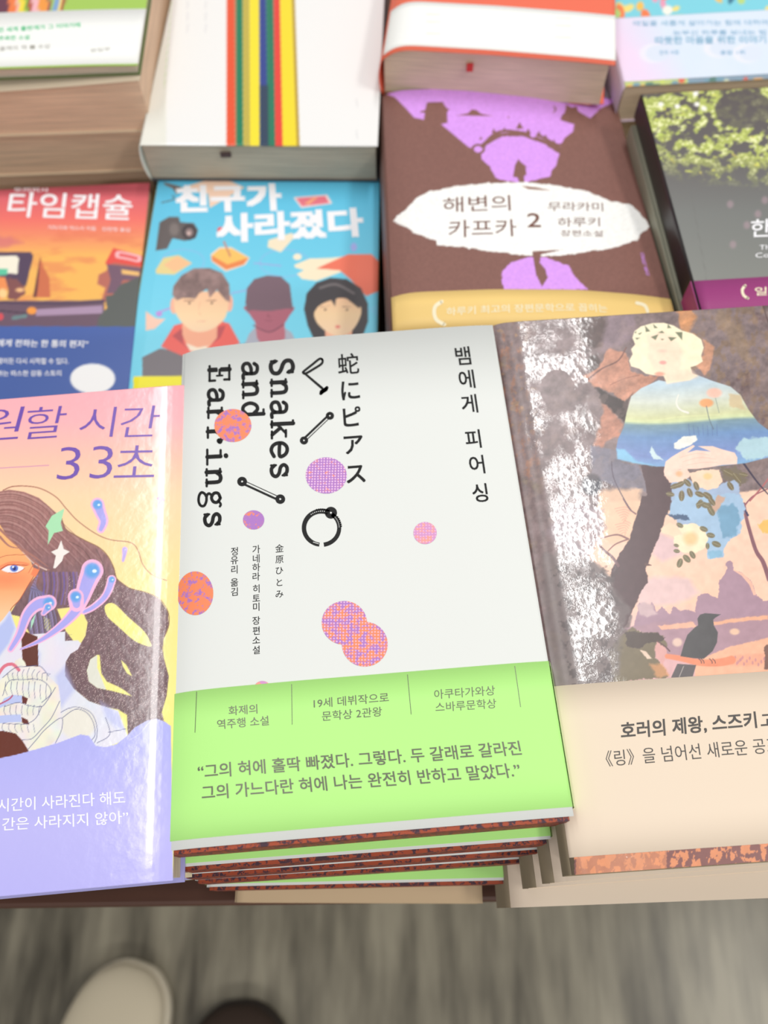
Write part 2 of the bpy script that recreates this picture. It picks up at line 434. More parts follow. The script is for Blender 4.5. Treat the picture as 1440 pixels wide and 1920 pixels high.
# ================================================================== white novel with green band
mp = smooth_prof([(0, -5.0), (2, -3.8), (6, -2.6), (12, -1.7), (20, -1.0), (32, -.5), (46, 0), (110, 0), (124, -.3), (130.3, -.9)], 70)
TM = .019
main = Surf(0.0, (314, 1596), (1076, 1530), 'bottom', L=.1958, prof=mp)
GD = 'white novel with black lettering and green paper band'
def white_book(s, label, top, e=0.0):
    rt = root('paperback_novel', s, label, 'book', None if top else 'lower copies of the white novel')
    fc = sheet('front_cover', s, 0, s.W, 0, s.L, 120 if top else 60, 6, WHITE, rt)
    book_body(s, TM, rt, TAILM, WHITE, tail=-.0013)
    b0 = .0028 if top else .0010; b1 = s.b1 if top else .075
    pb = sheet('paper_band', s, 0, s.W + .0001, b0, b1, 120 if top else 60, 5, GREEN, rt, e=.00022, t=.0003, label='light green paper band')
    # band wrapping down the spine side and the fore edge
    for a, sg in ((0, -1), (s.W, 1)):
        v = []; f = []; z0 = float(s.h(a)) + .0002
        for k in range(7):
            hh = z0 + (-TM - z0) * k / 6; bul = (.0024 if sg < 0 else .0012) * math.sin(math.pi * k / 6) ** .6
            for bb in (b0, b1):
                p = s.P(a + sg * (bul + .0004), bb); p[2] = s.z + hh; v.append(p)
        for k in range(6):
            q = 2 * k; f.append((q, q + 1, q + 3, q + 2) if sg > 0 else (q + 1, q, q + 2, q + 3))
        mk('band_side', v, f, GREEN, pb, smooth=True)
    return rt, fc, pb
_, bb_ = main.inv(np.array([1032., 322.]), np.array([1241., 1301.])); main.b1 = float(bb_.mean())
rt, fc, pb = white_book(main, 'white novel with sideways black English lettering and green band, topmost of the middle front pile', True)

V = Vec(main, .00006)
V.vtext('蛇', [(653, 682)], 42, bold=.012); V.vtext('にピアス', [(657, 732), (660, 781), (663, 834), (667, 889)], 43, bold=.02)
V.build('japanese_title', INK, fc, 'black upright Japanese lettering'); V = Vec(main, .00006)
V.vtext('뱀에게피어싱', [(868, 667), (875, 711), (880, 757), (887, 823), (894, 871), (900, 924)], 38, bold=.014)
V.build('korean_title', INK, fc, 'black upright Korean lettering'); V = Vec(main, .00006)
V.vtext('金原ひとみ', [(524, 1028), (524, 1049), (524, 1070), (524, 1092), (524, 1114)], 16.5, bold=.004)
V.vtext('가네하라히토미장편소설', [(480.5, y) for y in (1030, 1047.4, 1064, 1081, 1104, 1121.5, 1138, 1163.6, 1182.6, 1200, 1218.7)], 17, bold=.006)
V.vtext('정유리옮김', [(439.5, y) for y in (1034, 1050.5, 1068, 1092, 1109.5)], 17, bold=.006)
V.build('author_lettering', INK, fc, 'small black upright lettering')
# typewriter capitals and small letters as strokes: unit cell, x advance 0..1, y cap height 0..1
G = {
 'S': [([(.82, .98), (.82, .74)], .1, 0), ([(.8, .8), (.7, .95), (.45, .98), (.2, .88), (.18, .68), (.35, .55), (.65, .46), (.84, .33), (.8, .12), (.55, .02), (.3, .04), (.18, .2)], .17, 1), ([(.17, .02), (.17, .28)], .1, 0)],
 'E': [([(.3, .04), (.3, .96)], .19, 0), ([(.08, .95), (.88, .95)], .1, 0), ([(.86, .96), (.86, .72)], .1, 0), ([(.08, .05), (.9, .05)], .1, 0), ([(.89, .04), (.89, .3)], .1, 0), ([(.3, .51), (.62, .51)], .1, 0), ([(.63, .38), (.63, .64)], .08, 0)],
 'n': [([(.2, .04), (.2, .66)], .17, 0), ([(.04, .66), (.24, .66)], .1, 0), ([(.24, .5), (.4, .66), (.62, .68), (.76, .55), (.77, .06)], .16, 1), ([(.03, .05), (.38, .05)], .1, 0), ([(.6, .05), (.97, .05)], .1, 0)],
 'a': [([(.16, .55), (.3, .68), (.56, .68), (.7, .55), (.7, .15), (.78, .05), (.96, .06)], .15, 1), ([(.68, .42), (.4, .4), (.16, .3), (.15, .12), (.32, .03), (.55, .07), (.7, .22)], .15, 1)],
 'k': [([(.2, .05), (.2, .98)], .17, 0), ([(.04, .97), (.22, .97)], .1, 0), ([(.03, .05), (.38, .05)], .1, 0), ([(.26, .3), (.72, .66)], .11, 0), ([(.56, .66), (.92, .66)], .1, 0), ([(.42, .42), (.78, .06)], .15, 0), ([(.6, .05), (.98, .05)], .1, 0)],
 'e': [([(.16, .38), (.84, .38), (.82, .58), (.62, .7), (.36, .69), (.16, .52), (.14, .28), (.28, .08), (.55, .02), (.86, .14)], .15, 1)],
 's': [([(.78, .7), (.78, .5)], .09, 0), ([(.76, .58), (.6, .69), (.34, .69), (.2, .56), (.32, .42), (.66, .35), (.82, .22), (.7, .06), (.4, .02), (.22, .14)], .15, 1), ([(.2, .0), (.2, .22)], .09, 0)],
 'd': [([(.76, .06), (.76, .98)], .16, 0), ([(.52, .97), (.8, .97)], .1, 0), ([(.76, .05), (.97, .05)], .1, 0), ([(.74, .5), (.5, .69), (.26, .62), (.14, .36), (.26, .09), (.5, .03), (.74, .2)], .15, 1)],
 'r': [([(.28, .04), (.28, .66)], .17, 0), ([(.08, .66), (.3, .66)], .1, 0), ([(.05, .05), (.62, .05)], .1, 0), ([(.32, .44), (.5, .64), (.72, .69), (.86, .6)], .14, 1), ([(.82, .57), (.85, .6)], .22, 0)],
 'i': [([(.5, .05), (.5, .66)], .17, 0), ([(.16, .66), (.52, .66)], .1, 0), ([(.1, .05), (.92, .05)], .1, 0), ([(.47, .9), (.5, .91)], .19, 0)],
 'g': [([(.44, .69), (.22, .6), (.2, .42), (.42, .3), (.66, .38), (.7, .56), (.5, .69), (.44, .69)], .13, 1), ([(.64, .62), (.82, .72), (.94, .68)], .1, 1), ([(.3, .3), (.2, .18), (.32, .08), (.62, .06), (.86, -.04), (.84, -.2), (.6, -.29), (.3, -.27), (.12, -.16), (.2, -.02), (.34, .05)], .11, 1)],
}
V = Vec(main, .00006)
def typed(word, bx, ys, cap=43.0, pw=34.0, dx=0.0):
    for ch, y in zip(word, ys):
        b_ = bx + dx * (y - ys[0])
        for pts, wd, sm in G[ch]:
            V.line([(b_ + gy * cap, y + (gx - .5) * pw - .05 * gy * cap) for gx, gy in pts], wd * pw * 1.36, smooth=bool(sm))
typed('Snakes', 507, (689, 728, 767, 806, 844, 883), 43, 34, .006)
typed('and', 454, (694.5, 731, 769), 41, 34, .005)
typed('Earrings', 391, (701, 744, 780, 817, 857, 896, 936, 975), 41, 34, -.028)
V.build('english_lettering', INKF, fc, 'black typewriter style letters turned sideways')
V = Vec(main, .00006)
def outline_bar(p, q, r, wb):
    p = np.array(p); q = np.array(q); u = (q - p) / np.linalg.norm(q - p); nn = np.array([-u[1], u[0]])
    V.line([p + nn * wb, q + nn * wb], 4.2); V.line([p - nn * wb, q - nn * wb], 1.6)
    for c in (p, q): V.disc(c[0], c[1], r, r * .97, 26)
outline_bar((618.6, 779.7), (570, 826), 7.8, 2.6)
V.build('barbell_drawing', INKF, fc); V = Vec(main, .00006)
outline_bar((454, 903), (525.5, 936), 9.3, 3.0)
V.build('barbell_drawing', INKF, fc); V = Vec(main, .00006)
V.line([(604, 674), (599, 673), (585, 684), (570, 696), (568.5, 699), (573, 700.5), (588, 692), (602, 683), (605, 677), (604, 674)], 4.4, True)
V.line([(571, 700), (604, 728)], (4.2, 5.0)); V.line([(601.5, 738), (613, 727)], (6, 6.5)); V.line([(603, 735), (611, 730)], 8)
V.build('pin_drawing', INKF, fc); V = Vec(main, .00006)
th = np.linspace(.10 * math.pi, 1.96 * math.pi, 60) - math.pi / 2
ring = [(603 + 33.2 * math.sin(t + math.pi) * -1, 990 - 31.0 * math.cos(t + math.pi) * -1) for t in th]
V.line([(603 + 33 * math.cos(t), 990 + 31.5 * math.sin(t)) for t in np.linspace(.54 * math.pi, 1.62 * math.pi, 44)], (7.5, 9.5), caps=False)
V.line([(603 + 33 * math.cos(t), 990 + 31.5 * math.sin(t)) for t in np.linspace(.46 * math.pi, -.3 * math.pi, 40)], (8, 7.5), caps=False)
V.disc(620.5, 961.5, 11.5, 11.2, 30)
for t in np.linspace(1.42 * math.pi, 1.62 * math.pi, 7): V.disc(603 + 37 * math.cos(t), 990 + 35 * math.sin(t), 2.0, 1.9, 8)
for t in np.linspace(1.8 * math.pi, 1.97 * math.pi, 6): V.disc(603 + 37 * math.cos(t), 990 + 35 * math.sin(t), 1.6, 1.6, 8)
V.build('ring_drawing', INKF, fc)
V = Vec(main, .00009)
for x, y, r in ((618.6, 779.7, 1.5), (570, 826, 1.5), (454, 903, 1.7), (525.5, 936, 1.8), (620.5, 961.5, 1.8)): V.disc(x, y, r, r, 12)
for t in np.linspace(1.3 * math.pi, 1.55 * math.pi, 8): V.disc(603 + 33 * math.cos(t), 990 + 31.5 * math.sin(t), .9, .9, 8)
for t in np.linspace(1.78 * math.pi, 1.98 * math.pi, 8): V.disc(603 + 33 * math.cos(t), 990 + 31.5 * math.sin(t), .8, .8, 8)
V.line([(587, 1016.5), (598, 1020)], 1.2, caps=False)
V.build('drawing_highlights', WHITE, fc)['kind'] = 'stuff'
ORG, PUR = (250, 138, 92), (170, 112, 190)
dots_ = [(436.7, 798, 34.8, 31, .60, 0, 'dot_orange'), (611.7, 891.7, 38.5, 34, .37, 1, 'dot_purple'), (475.6, 975, 20, 18, .40, 1, 'dot_purple'),
         (366, 1112.5, 34, 41, .60, .2, 'dot_orange'), (645.6, 1168, 42.5, 41, .50, .7, 'dot_mixed'), (684, 1208, 43, 42, .52, .6, 'dot_mixed2'),
         (797, 999.6, 21.8, 20.7, .46, .5, 'dot_pink'), (492, 1292, 16, 15, .45, .4, 'dot_pink')]
for k, (x, y, rx, ry, th_, dd, nm) in enumerate(dots_):
    V = Vec(main, .00009 + k * .000004); V.disc(x, y, rx, ry, 48, 6)
    cb = {'dot_pink': (205, 140, 195)}.get(nm, PUR)
    a_, b__ = (ORG, cb) 
    V.build('printed_dot', mat(nm, None, .5, mottled=((250, 140, 95) if nm != 'dot_pink' else (248, 160, 150), (176, 120, 200) if nm != 'dot_pink' else (214, 150, 205), {'dot_orange': .52, 'dot_purple': .40, 'dot_mixed': .475, 'dot_mixed2': .50, 'dot_pink': .47}[nm], dd)), fc,
            {'dot_orange': 'orange speckled dot', 'dot_purple': 'purple halftone dot', 'dot_pink': 'small pink dot'}.get(nm, 'orange and purple mottled dot'))
V = Vec(main, .0003)
V.text('화제의', (429, 1342), (483, 1338), (428.5, 1324.5), bold=.004)
V.text('역주행 소설', (408, 1368), (504.7, 1360), (407, 1350), bold=.004)
V.text('19세 데뷔작으로', (588.6, 1328.5), (729.5, 1316.5), (588, 1310.5), bold=.002)
V.text('문학상 2관왕', (604, 1352.5), (716.7, 1343), (603.6, 1334.5), bold=.002)
V.text('아쿠타가와상', (814.6, 1311.5), (928.5, 1303.5), (813.8, 1293.5), bold=0)
V.text('스바루문학상', (816.8, 1335.5), (931, 1328), (816, 1317.5), bold=0)
V.text('“그의 혀에 홀딱 빠졌다. 그렇다. 두 갈래로 갈라진', (372, 1461), (978.6, 1415.5), (371, 1434), bold=.014)
V.text('그의 가느다란 혀에 나는 완전히 반하고 말았다.”', (379.5, 1500.5), (977.5, 1457), (378, 1473.5), bold=.014)
for l_ in (((369, 1297), (366, 1374)), ((547, 1283), (548, 1359)), ((764, 1265), (771, 1340)), ((965, 1249), (976, 1326))):
    V.line(l_, 1.1, caps=False)
V.build('band_lettering', GINK, pb, 'dark grey lettering on the green band')

# lower copies of the same pile, each a little nearer
lab2 = ['second from top', 'third from top', 'fourth from top', 'lowest white copy']
for k, (pl, pr) in enumerate([((338, 1626), (1033, 1573)), ((346, 1640), (1015, 1592)), ((368, 1650), (997, 1609)), ((390, 1663), (965, 1650))]):
    z = -TM * (k + 1) - .0006 * (k + 1)
    s = Surf(z, pl, pr, 'bottom', L=.19, prof=[(0, -2), (6, -.8), (20, 0), (118, 0), (122, -.3)])
    s.b1 = .075
    white_book(s, 'green banded white novel in the middle front pile, ' + lab2[k], False)

# cream book under the pile
def plain_book(s, T, label, cm, pm, group=None, spine_m=None, name='paperback_novel', bow=0, side='left'):
    rt = root(name, s, label, 'book', group)
    sheet('front_cover', s, 0, s.W, 0, s.L, 30, 4, cm, rt)
    book_body(s, T, rt, pm, cm, spine_m=spine_m, bow=bow, spine_side=side)
    return rt
PEACH = mat('band_beige', (236, 218, 198), .5, spec=.3)
s = Surf(-.0985, (442, 1692), (905, 1694), 'bottom', L=.18)
plain_book(s, .026, 'plain beige book at the very bottom of the middle front pile, below the white novels', mat('kraft_beige', (206, 180, 146), .6), PAGE)

# ================================================================== left lavender and pink novel
lpf = smooth_prof([(0, 0), (100, 0), (126, -.08), (130, -.5)], 60)
left = Surf(-.004, (324, 1651), (345, 722), 'right', W=.13, L=None, prof=lpf)
left.L *= 1.0
Z7 = lambda p: zz(p, 0, 700, 3.5556)
Z8 = lambda p: zz(p, 0, 1200, 3.84)
ZA = lambda p: zz(p, 0, 880, 3.5559)
def paint_left(X, Y):
    p = Paint(X, Y, (0, 0, 0))
    p.vgrad([(715, (255, 178, 190)), (790, (255, 184, 190)), (860, (255, 200, 180)), (930, (255, 218, 178)), (1020, (253, 222, 168)), (1150, (248, 232, 150)), (1400, (247, 242, 140))])
    p.line(Z7([(-40, 634), (325, 613)]), 1.2, (200, 130, 190))
    p.line(Z7([(20, 780), (100, 752), (250, 762), (370, 822), (440, 900), (520, 985), (640, 1070), (740, 1110), (870, 1128), (920, 1180), (950, 1270), (1010, 1340), (1110, 1381)]), (2.0, 1.3), (168, 112, 96))
    hair = Z7([(-60, 800), (60, 775), (160, 790), (260, 830), (340, 900), (410, 960), (440, 1040), (560, 1110), (660, 1160), (720, 1220), (760, 1300), (780, 1370), (860, 1430), (970, 1460), (1060, 1500), (1120, 1590), (1125, 1680), (1090, 1770), (1085, 1900)]) + \
        Z8([(1170, 40), (1180, 130), (1215, 260), (1200, 400), (1165, 520), (1195, 640), (1040, 680), (920, 720), (915, 540), (850, 500), (760, 482), (640, 440), (530, 350), (470, 260), (463, 170), (510, 90), (585, 20)]) + \
        Z7([(570, 1750), (585, 1660), (540, 1580), (470, 1560), (380, 1570), (440, 1720), (490, 1780), (520, 1840), (250, 1840), (180, 1700), (70, 1600), (170, 1430), (240, 1350), (200, 1240), (100, 1160), (-60, 1100)])
    p.poly(hair, lambda x, y: np.stack([np.interp(y, [920, 1020, 1100, 1400], k) for k in ((184, 160, 128, 108), (136, 116, 98, 84), (130, 116, 104, 90))], -1), 1.2, smooth=False)
    p.C *= np.where((np.abs(p.C[:, 0] - p.C[:, 1]) < 48) & (p.C[:, 2] < 140) & (p.C[:, 1] < 140), 1 + .13 * (fbm(X * 2.2, Y, 9, 4, 3) - .5) * 2, 1)[:, None]
    for k in range(30):
        m_ = 1 - k * .022; cx_, cy_ = -40, 1330; w_ = 8 * math.sin(k * 2.1)
        base = [(-60, 800), (120, 788), (300, 868), (430, 1010), (560, 1130), (690, 1260)][: 6 if k < 16 else 5]
        p.line(Z7([(cx_ + (x - cx_) * m_ + w_, cy_ + (y - cy_) * m_ + w_ * .6) for x, y in base]), (1.9, .7), [(140, 92, 88), (200, 158, 150), (122, 78, 76), (150, 104, 98)][k % 4], alpha=.7)
    for q in ([(460, 1120), (560, 1180), (640, 1320), (650, 1500)], [(640, 1690), (700, 1800), (740, 1900)], [(640, 1170), (690, 1280), (700, 1400)], [(600, 1560), (620, 1750), (560, 1900)], [(780, 1520), (900, 1640), (1050, 1760)]):
        p.line(Z7(q), 1.1, (80, 58, 60), alpha=.7)
    p.line(Z7([(410, 960), (440, 1040), (560, 1110), (660, 1160), (720, 1220), (760, 1300), (780, 1370), (860, 1430), (970, 1460), (1060, 1500), (1120, 1590), (1125, 1680), (1090, 1770)]), 1.4, (138, 100, 70))
    yl = (247, 238, 142)
    p.poly(Z7([(700, 1550), (760, 1535), (850, 1620), (960, 1720), (1000, 1790), (1003, 1822), (900, 1785), (790, 1690), (715, 1620)]), yl, smooth=True)
    p.poly(Z8([(700, 105), (650, 140), (625, 220), (640, 300), (700, 345), (800, 365), (950, 405), (900, 365), (850, 335), (770, 300), (730, 240), (718, 110)]), yl)
    p.poly(Z8([(700, 108), (650, 140), (625, 220), (640, 300), (700, 345), (765, 358), (700, 200)]), (226, 226, 214))
    p.poly(Z8([(872, 145), (910, 180), (952, 262), (915, 240), (885, 190)]), yl)
    p.poly(Z7([(385, 1575), (460, 1570), (560, 1600), (580, 1680), (540, 1790), (500, 1800), (430, 1700)]), yl)
    p.poly(Z7([(290, 1620), (330, 1640), (350, 1760), (300, 1700)]), yl); p.poly(Z7([(80, 1610), (130, 1620), (150, 1700), (90, 1690)]), yl)
    # blue-grey side locks
    for k in range(16):
        p.line(Z7([(250 - k * 3, 1350 + k * 6), (200 + k * 7, 1480), (190 + k * 12, 1620), (220 + k * 11, 1830)]), (3.6, 2.4), [(128, 120, 158), (150, 140, 190), (105, 92, 115)][k % 3], alpha=.85)
    for k in range(11):
        x0 = 290 + k * 22
        p.line(Z7([(x0, 1330), (x0 + 6, 1420), (x0 - 14, 1540)]), (4.5, 3), [(120, 100, 180), (150, 120, 165), (104, 80, 110)][k % 3], alpha=.7)
    p.line(Z7([(170, 1760), (480, 1740)]), 1, (90, 80, 110), alpha=.3)
    # face
    p.poly(Z7([(-60, 980), (0, 1010), (50, 1090), (110, 1150), (190, 1230), (240, 1330), (190, 1410), (130, 1510), (70, 1580), (60, 1700), (-60, 1760)]),
           lambda x, y: np.stack([np.interp(y, [985, 1060, 1100, 1150], k) for k in ((255, 255, 255, 255), (196, 176, 172, 204), (130, 120, 118, 158))], -1), smooth=False)
    p.ell(10, 1085, 44, 14, (255, 132, 92), alpha=.55, soft=20)
    p.line(Z7([(240, 1330), (190, 1410), (130, 1510), (70, 1580), (64, 1690)]), 1.4, (176, 92, 70))
    for q in ([(0, 1040), (80, 1120), (150, 1180)], [(0, 1090), (60, 1150), (120, 1165)], [(120, 1150), (200, 1230), (290, 1300), (330, 1310)], [(160, 1180), (240, 1230), (320, 1290)]):
        p.line(Z7(q), (5, 1.2), (176, 122, 112))
    p.line(Z7([(150, 1190), (230, 1270), (310, 1310)]), (1, 2.5), (236, 206, 196))
    p.line(Z7([(-10, 1232), (60, 1212), (180, 1210)]), 1.1, (200, 110, 80))
    p.poly(Z7([(10, 1308), (60, 1282), (130, 1285), (160, 1300), (120, 1325), (60, 1328)]), (250, 244, 250), smooth=True)
    p.ell(26.5, 1065.5, 7.5, 6.5, (98, 128, 214)); p.ell(27, 1066, 3.2, 3.4, (40, 50, 120)); p.ell(24.5, 1063, 2, 2, (255, 255, 255))
    p.line(Z7([(5, 1306), (60, 1276), (130, 1278), (182, 1280)]), (2.4, 1.4), (196, 74, 52)); p.line(Z7([(0, 1290), (70, 1262), (150, 1264), (190, 1274)]), 3.5, (245, 120, 84), alpha=.6, soft=3)
    p.line(Z7([(60, 1330), (120, 1327), (165, 1300)]), 1.0, (190, 84, 70))
    p.line(Z7([(190, 1330), (230, 1270), (262, 1300), (240, 1350)]), 1.2, (226, 120, 84)); p.poly(Z7([(205, 1340), (225, 1295), (262, 1310), (235, 1360)]), (247, 140, 96))
    # shirt, tie and gloved hands
    sh = lambda x, y: np.stack([226 + 10 * vnoise(x, y, 26, 8), 226 + 6 * vnoise(x, y, 30, 9), 240 + 6 * vnoise(x, y, 20, 2)], -1)
    p.poly(Z7([(-60, 1720), (20, 1640), (66, 1580), (90, 1650), (110, 1700), (150, 1740), (250, 1770), (330, 1790), (520, 1780), (540, 1800), (520, 1840), (470, 1870), (440, 1920), (400, 2200), (-60, 2200)]), sh)
    p.poly(Z8([(-60, -20), (470, -60), (463, 170), (470, 260), (530, 350), (640, 440), (760, 482), (850, 510), (918, 690), (900, 720), (700, 800), (0, 860), (-60, 860)]), sh)
    p.poly(Z7([(-60, 1740), (30, 1650), (66, 1590), (100, 1700), (60, 1800), (-60, 1960)]), (176, 190, 246), alpha=.8, soft=6)
    for q in ([(400, 260), (470, 180), (540, 360), (430, 500)], [(330, 560), (420, 480), (440, 600)], [(250, 40), (290, 100), (280, 180), (262, 60)], [(720, 440), (850, 520), (905, 650), (840, 640), (760, 560)]): p.poly(Z8(q), (178, 186, 244), alpha=.55, soft=9)
    p.ell(*Z8([(560, 600)])[0], 34, 30, (236, 232, 222), soft=8)
    p.poly(Z7([(140, 1705), (210, 1740), (250, 1755), (255, 1920), (150, 1920)]), (104, 56, 46)); p.poly(Z8([(160, -5), (272, -5), (276, 205), (175, 195)]), (104, 56, 46))
    p.poly(Z8([(-60, 655), (30, 655), (120, 675), (165, 730), (210, 805), (70, 850), (-60, 860)]), (106, 50, 38), smooth=False)
    gl = lambda x, y: np.stack([232 + 14 * vnoise(x, y, 14, 31), 226 + 16 * vnoise(x, y, 17, 33), 214 + 22 * vnoise(x, y, 15, 35)], -1)
    p.poly(Z8([(-40, 330), (20, 270), (80, 210), (110, 150), (150, 125), (180, 160), (190, 190), (290, 190), (350, 260), (420, 330), (435, 430), (440, 540), (455, 640), (430, 700), (330, 780), (210, 795), (160, 720), (110, 670), (30, 655), (-40, 620)]), gl, smooth=False)
    p.poly(Z8([(158, 400), (200, 420), (190, 460), (160, 455)]), (104, 48, 44)); p.poly(Z8([(155, 555), (200, 575), (210, 610), (160, 598)]), (104, 48, 44))
    p.poly(Z8([(30, 420), (90, 395), (158, 400), (158, 450), (60, 460), (-20, 500)]), (190, 200, 244)); p.poly(Z8([(-20, 545), (150, 535), (155, 590), (-20, 600)]), (190, 200, 244))
    p.line(Z8([(-20, 260), (30, 190), (90, 175), (135, 215)]), 6, (224, 120, 140)); p.line(Z8([(-20, 470), (60, 430), (90, 400)]), 2.5, (190, 90, 120))
    nv = (92, 96, 138)
    ln = [[(20, 400), (60, 300), (150, 285), (280, 285), (350, 330), (365, 390), (300, 450)], [(20, 270), (110, 200), (200, 190), (290, 190), (350, 260)], [(30, 480), (130, 450), (200, 470), (290, 480), (330, 450), (400, 340)],
          [(20, 600), (120, 605), (200, 600), (260, 560), (300, 480)], [(160, 720), (230, 710), (300, 640), (370, 560), (430, 440)], [(200, 790), (260, 720), (330, 640), (440, 560), (445, 640), (400, 740)],
          [(440, 520), (500, 490), (570, 485), (650, 520), (690, 590), (700, 680), (680, 740)], [(450, 560), (540, 500), (620, 520), (670, 590), (685, 680), (660, 720)], [(760, 560), (790, 680), (700, 740)], [(780, 665), (905, 640)]]
    for q in ln: p.line(Z8(q), 1.15, nv, alpha=.85)
    for k in range(9): p.line(Z8([(60 + k * 38, 200 + abs(k - 4) * 12), (52 + k * 36, 245), (66 + k * 34, 290)]), 1.0, nv, alpha=.75)
    for k in range(8): p.line(Z8([(42 + k * 42, 300 + (k > 5) * 20), (36 + k * 42, 350), (52 + k * 40, 395 + k * 5)]), 1.0, nv, alpha=.75)
    for k in range(7): p.line(Z8([(36 + k * 42, 470), (28 + k * 42, 510), (40 + k * 40, 540)]), 1.0, nv, alpha=.75)
    for k in range(6): p.line(Z8([(20 + k * 44, 605), (16 + k * 46, 640), (40 + k * 42, 665)]), 1.0, nv, alpha=.7)
    hm = (np.abs(p.C[:, 0] - 118) < 26) & (np.abs(p.C[:, 1] - 92) < 20) & (np.abs(p.C[:, 2] - 92) < 22) & (Y > 1080) & (Y < 1400) & (X > 120)
    gs = RNG.rand(len(X)); gz = hm & (gs > .93 - .05 * np.clip((Y - 1150) / 200, 0, 1)); p.C[gz] = p.C[gz] * .45 + np.array((236, 214, 208)) * .55
    # drifting drops
    def drop(pts, ws, cols=((252, 190, 228), (176, 172, 244), (104, 168, 236))):
        p.line(pts, (ws[0], ws[1]), cols[0]); p.line(pts, (ws[0] * .66, ws[1] * .5), cols[1])
        x, y = pts[0]; p.ell(x, y, ws[0] * .32, ws[0] * .32, cols[2], soft=ws[0] * .2); p.ell(x + ws[0] * .1, y + ws[0] * .02, ws[0] * .1, ws[0] * .08, (235, 248, 255), soft=1.5)
    drop(Z7([(650, 875), (670, 930), (690, 985), (672, 1040)]), (26, 15)); drop(Z7([(832, 1175), (828, 1210), (820, 1250)]), (11, 5), ((226, 190, 240), (196, 180, 244), (196, 180, 244)))
    drop(Z7([(745, 1375), (725, 1440), (690, 1500), (620, 1560), (560, 1590)]), (17, 11))
    drop(Z7([(615, 1315), (580, 1400), (545, 1500), (500, 1590), (400, 1690), (270, 1780), (135, 1840)]), (42, 3))
    drop(Z7([(505, 1490), (510, 1540)]), (30, 28))
    drop(Z7([(325, 1530), (250, 1540), (180, 1610), (130, 1740), (70, 1840)]), (30, 12)); drop(Z7([(320, 1560), (290, 1600)]), (17, 10))
    p.poly(Z7([(430, 900), (405, 1000), (420, 1050), (360, 1065), (318, 1145), (325, 1050), (303, 1020), (345, 950)]), (176, 232, 186))
    p.poly(Z7([(408, 1112), (425, 1170), (465, 1190), (425, 1215), (415, 1250), (370, 1300), (355, 1298), (372, 1215), (340, 1190), (385, 1170)]), (246, 240, 236))
    p.poly(Z7([(1085, 795), (1098, 850), (1070, 868), (1045, 892), (1058, 850), (1042, 835)]), (238, 150, 190)); p.poly(Z7([(240, 1600), (225, 1660), (205, 1710), (208, 1650)]), (178, 226, 200))
    # lavender lower part with a wavy upper edge
    p.poly(Z8([(-60, 860), (0, 850), (100, 830), (250, 790), (420, 740), (500, 710), (580, 680), (640, 690), (690, 762), (760, 772), (840, 750), (910, 695), (970, 630), (1060, 580), (1130, 568), (1190, 590), (1230, 620), (1260, 2600), (-60, 2600)]),
           lambda x, y: np.stack([np.interp(y, [1370, 1460, 1560, 1670], k) for k in ((178, 186, 192, 188), (180, 184, 188, 184), (247, 250, 250, 250))], -1), smooth=False)
    p.line(Z8([(930, 720), (1000, 680), (1070, 600), (1110, 580)]), 1.2, (225, 225, 255), alpha=.6)
    return p.out()
LGLOSS = mat('print_gloss_lavender', None, .16, attr=True, bump=(230, .22, .0004), coat=.3)
rt = root('paperback_novel', left, 'pink and lavender novel with a drawn long haired girl, front left pile, topmost', 'book', None)
fc = sheet('front_cover', left, .045, left.W, 0, left.L, 330, 640, LGLOSS, rt, colfun=paint_left)
sheet('front_cover', left, 0, .0451, 0, left.L, 6, 30, LGLOSS, rt, colfun=paint_left)
V = Vec(left, .0001)
V.text('원', (-46, 828), (44.5, 822), (-42, 768), bold=-.008, slant=.14)
V.text('할', (49, 824), (124.5, 819), (52, 765), bold=-.008, slant=.14)
V.text('시', (148, 819), (219, 819), (150, 763), bold=-.008, slant=.1)
V.text('간', (225, 820), (299, 818), (228, 762), bold=-.008, slant=.1)
V.text('33', (106, 900), (211, 896.5), (109, 839), bold=-.012, slant=.06)
V.text('초', (213, 896), (289, 894.5), (216, 836), bold=-.008, slant=.06)
V.build('title_lettering', mat('ink_violet', (112, 78, 178), .25), fc, 'thin violet lettering')
V = Vec(left, .0001)
V.text('시간이 사라진다 해도', (-4, 1523), (235.7, 1507.5), (-5, 1498), bold=.006, slant=.06)
V.text('시간은 사라지지 않아”', (-22, 1559.5), (242.5, 1544), (-23, 1535), bold=.006, slant=.06)
V.build('cover_quote', mat('ink_white', (250, 250, 255), .4), fc, 'white lettering')
book_body(left, .017, rt, PAGEW, mat('lavender_card', (176, 176, 240), .3), spine_side='left')
LAVM = mat('lavender_card', (176, 176, 240), .3)
for k, (pb_, pt_) in enumerate([((340, 1655), (352, 760)), ((352, 1662), (360, 800)), ((368, 1665), (372, 840)), ((378, 1665), (380, 860))]):
    z = -.004 - .0175 * (k + 1)
    s = Surf(z, pb_, pt_, 'right', W=.128, L=.188, prof=[(0, 0), (120, 0), (128, -1)])
    s.o = s.o + s.uy * (.0022 + .0008 * k)
    plain_book(s, .0168, 'lavender covered novel in the front left pile, ' + ['directly below the top copy', 'third copy down', 'fourth copy down', 'bottom copy of the pile'][k],
               [mat('cream_card', (228, 216, 186), .5), LAVM, mat('cream_card', (228, 216, 186), .5), LAVM][k], PAGEW, None) if k % 2 else plain_book(s, .0168, 'cream covered novel in the front left pile, ' + ['directly below the lavender top copy', '', 'fourth down from the top'][k], mat('cream_card', (228, 216, 186), .5), PAGEW)

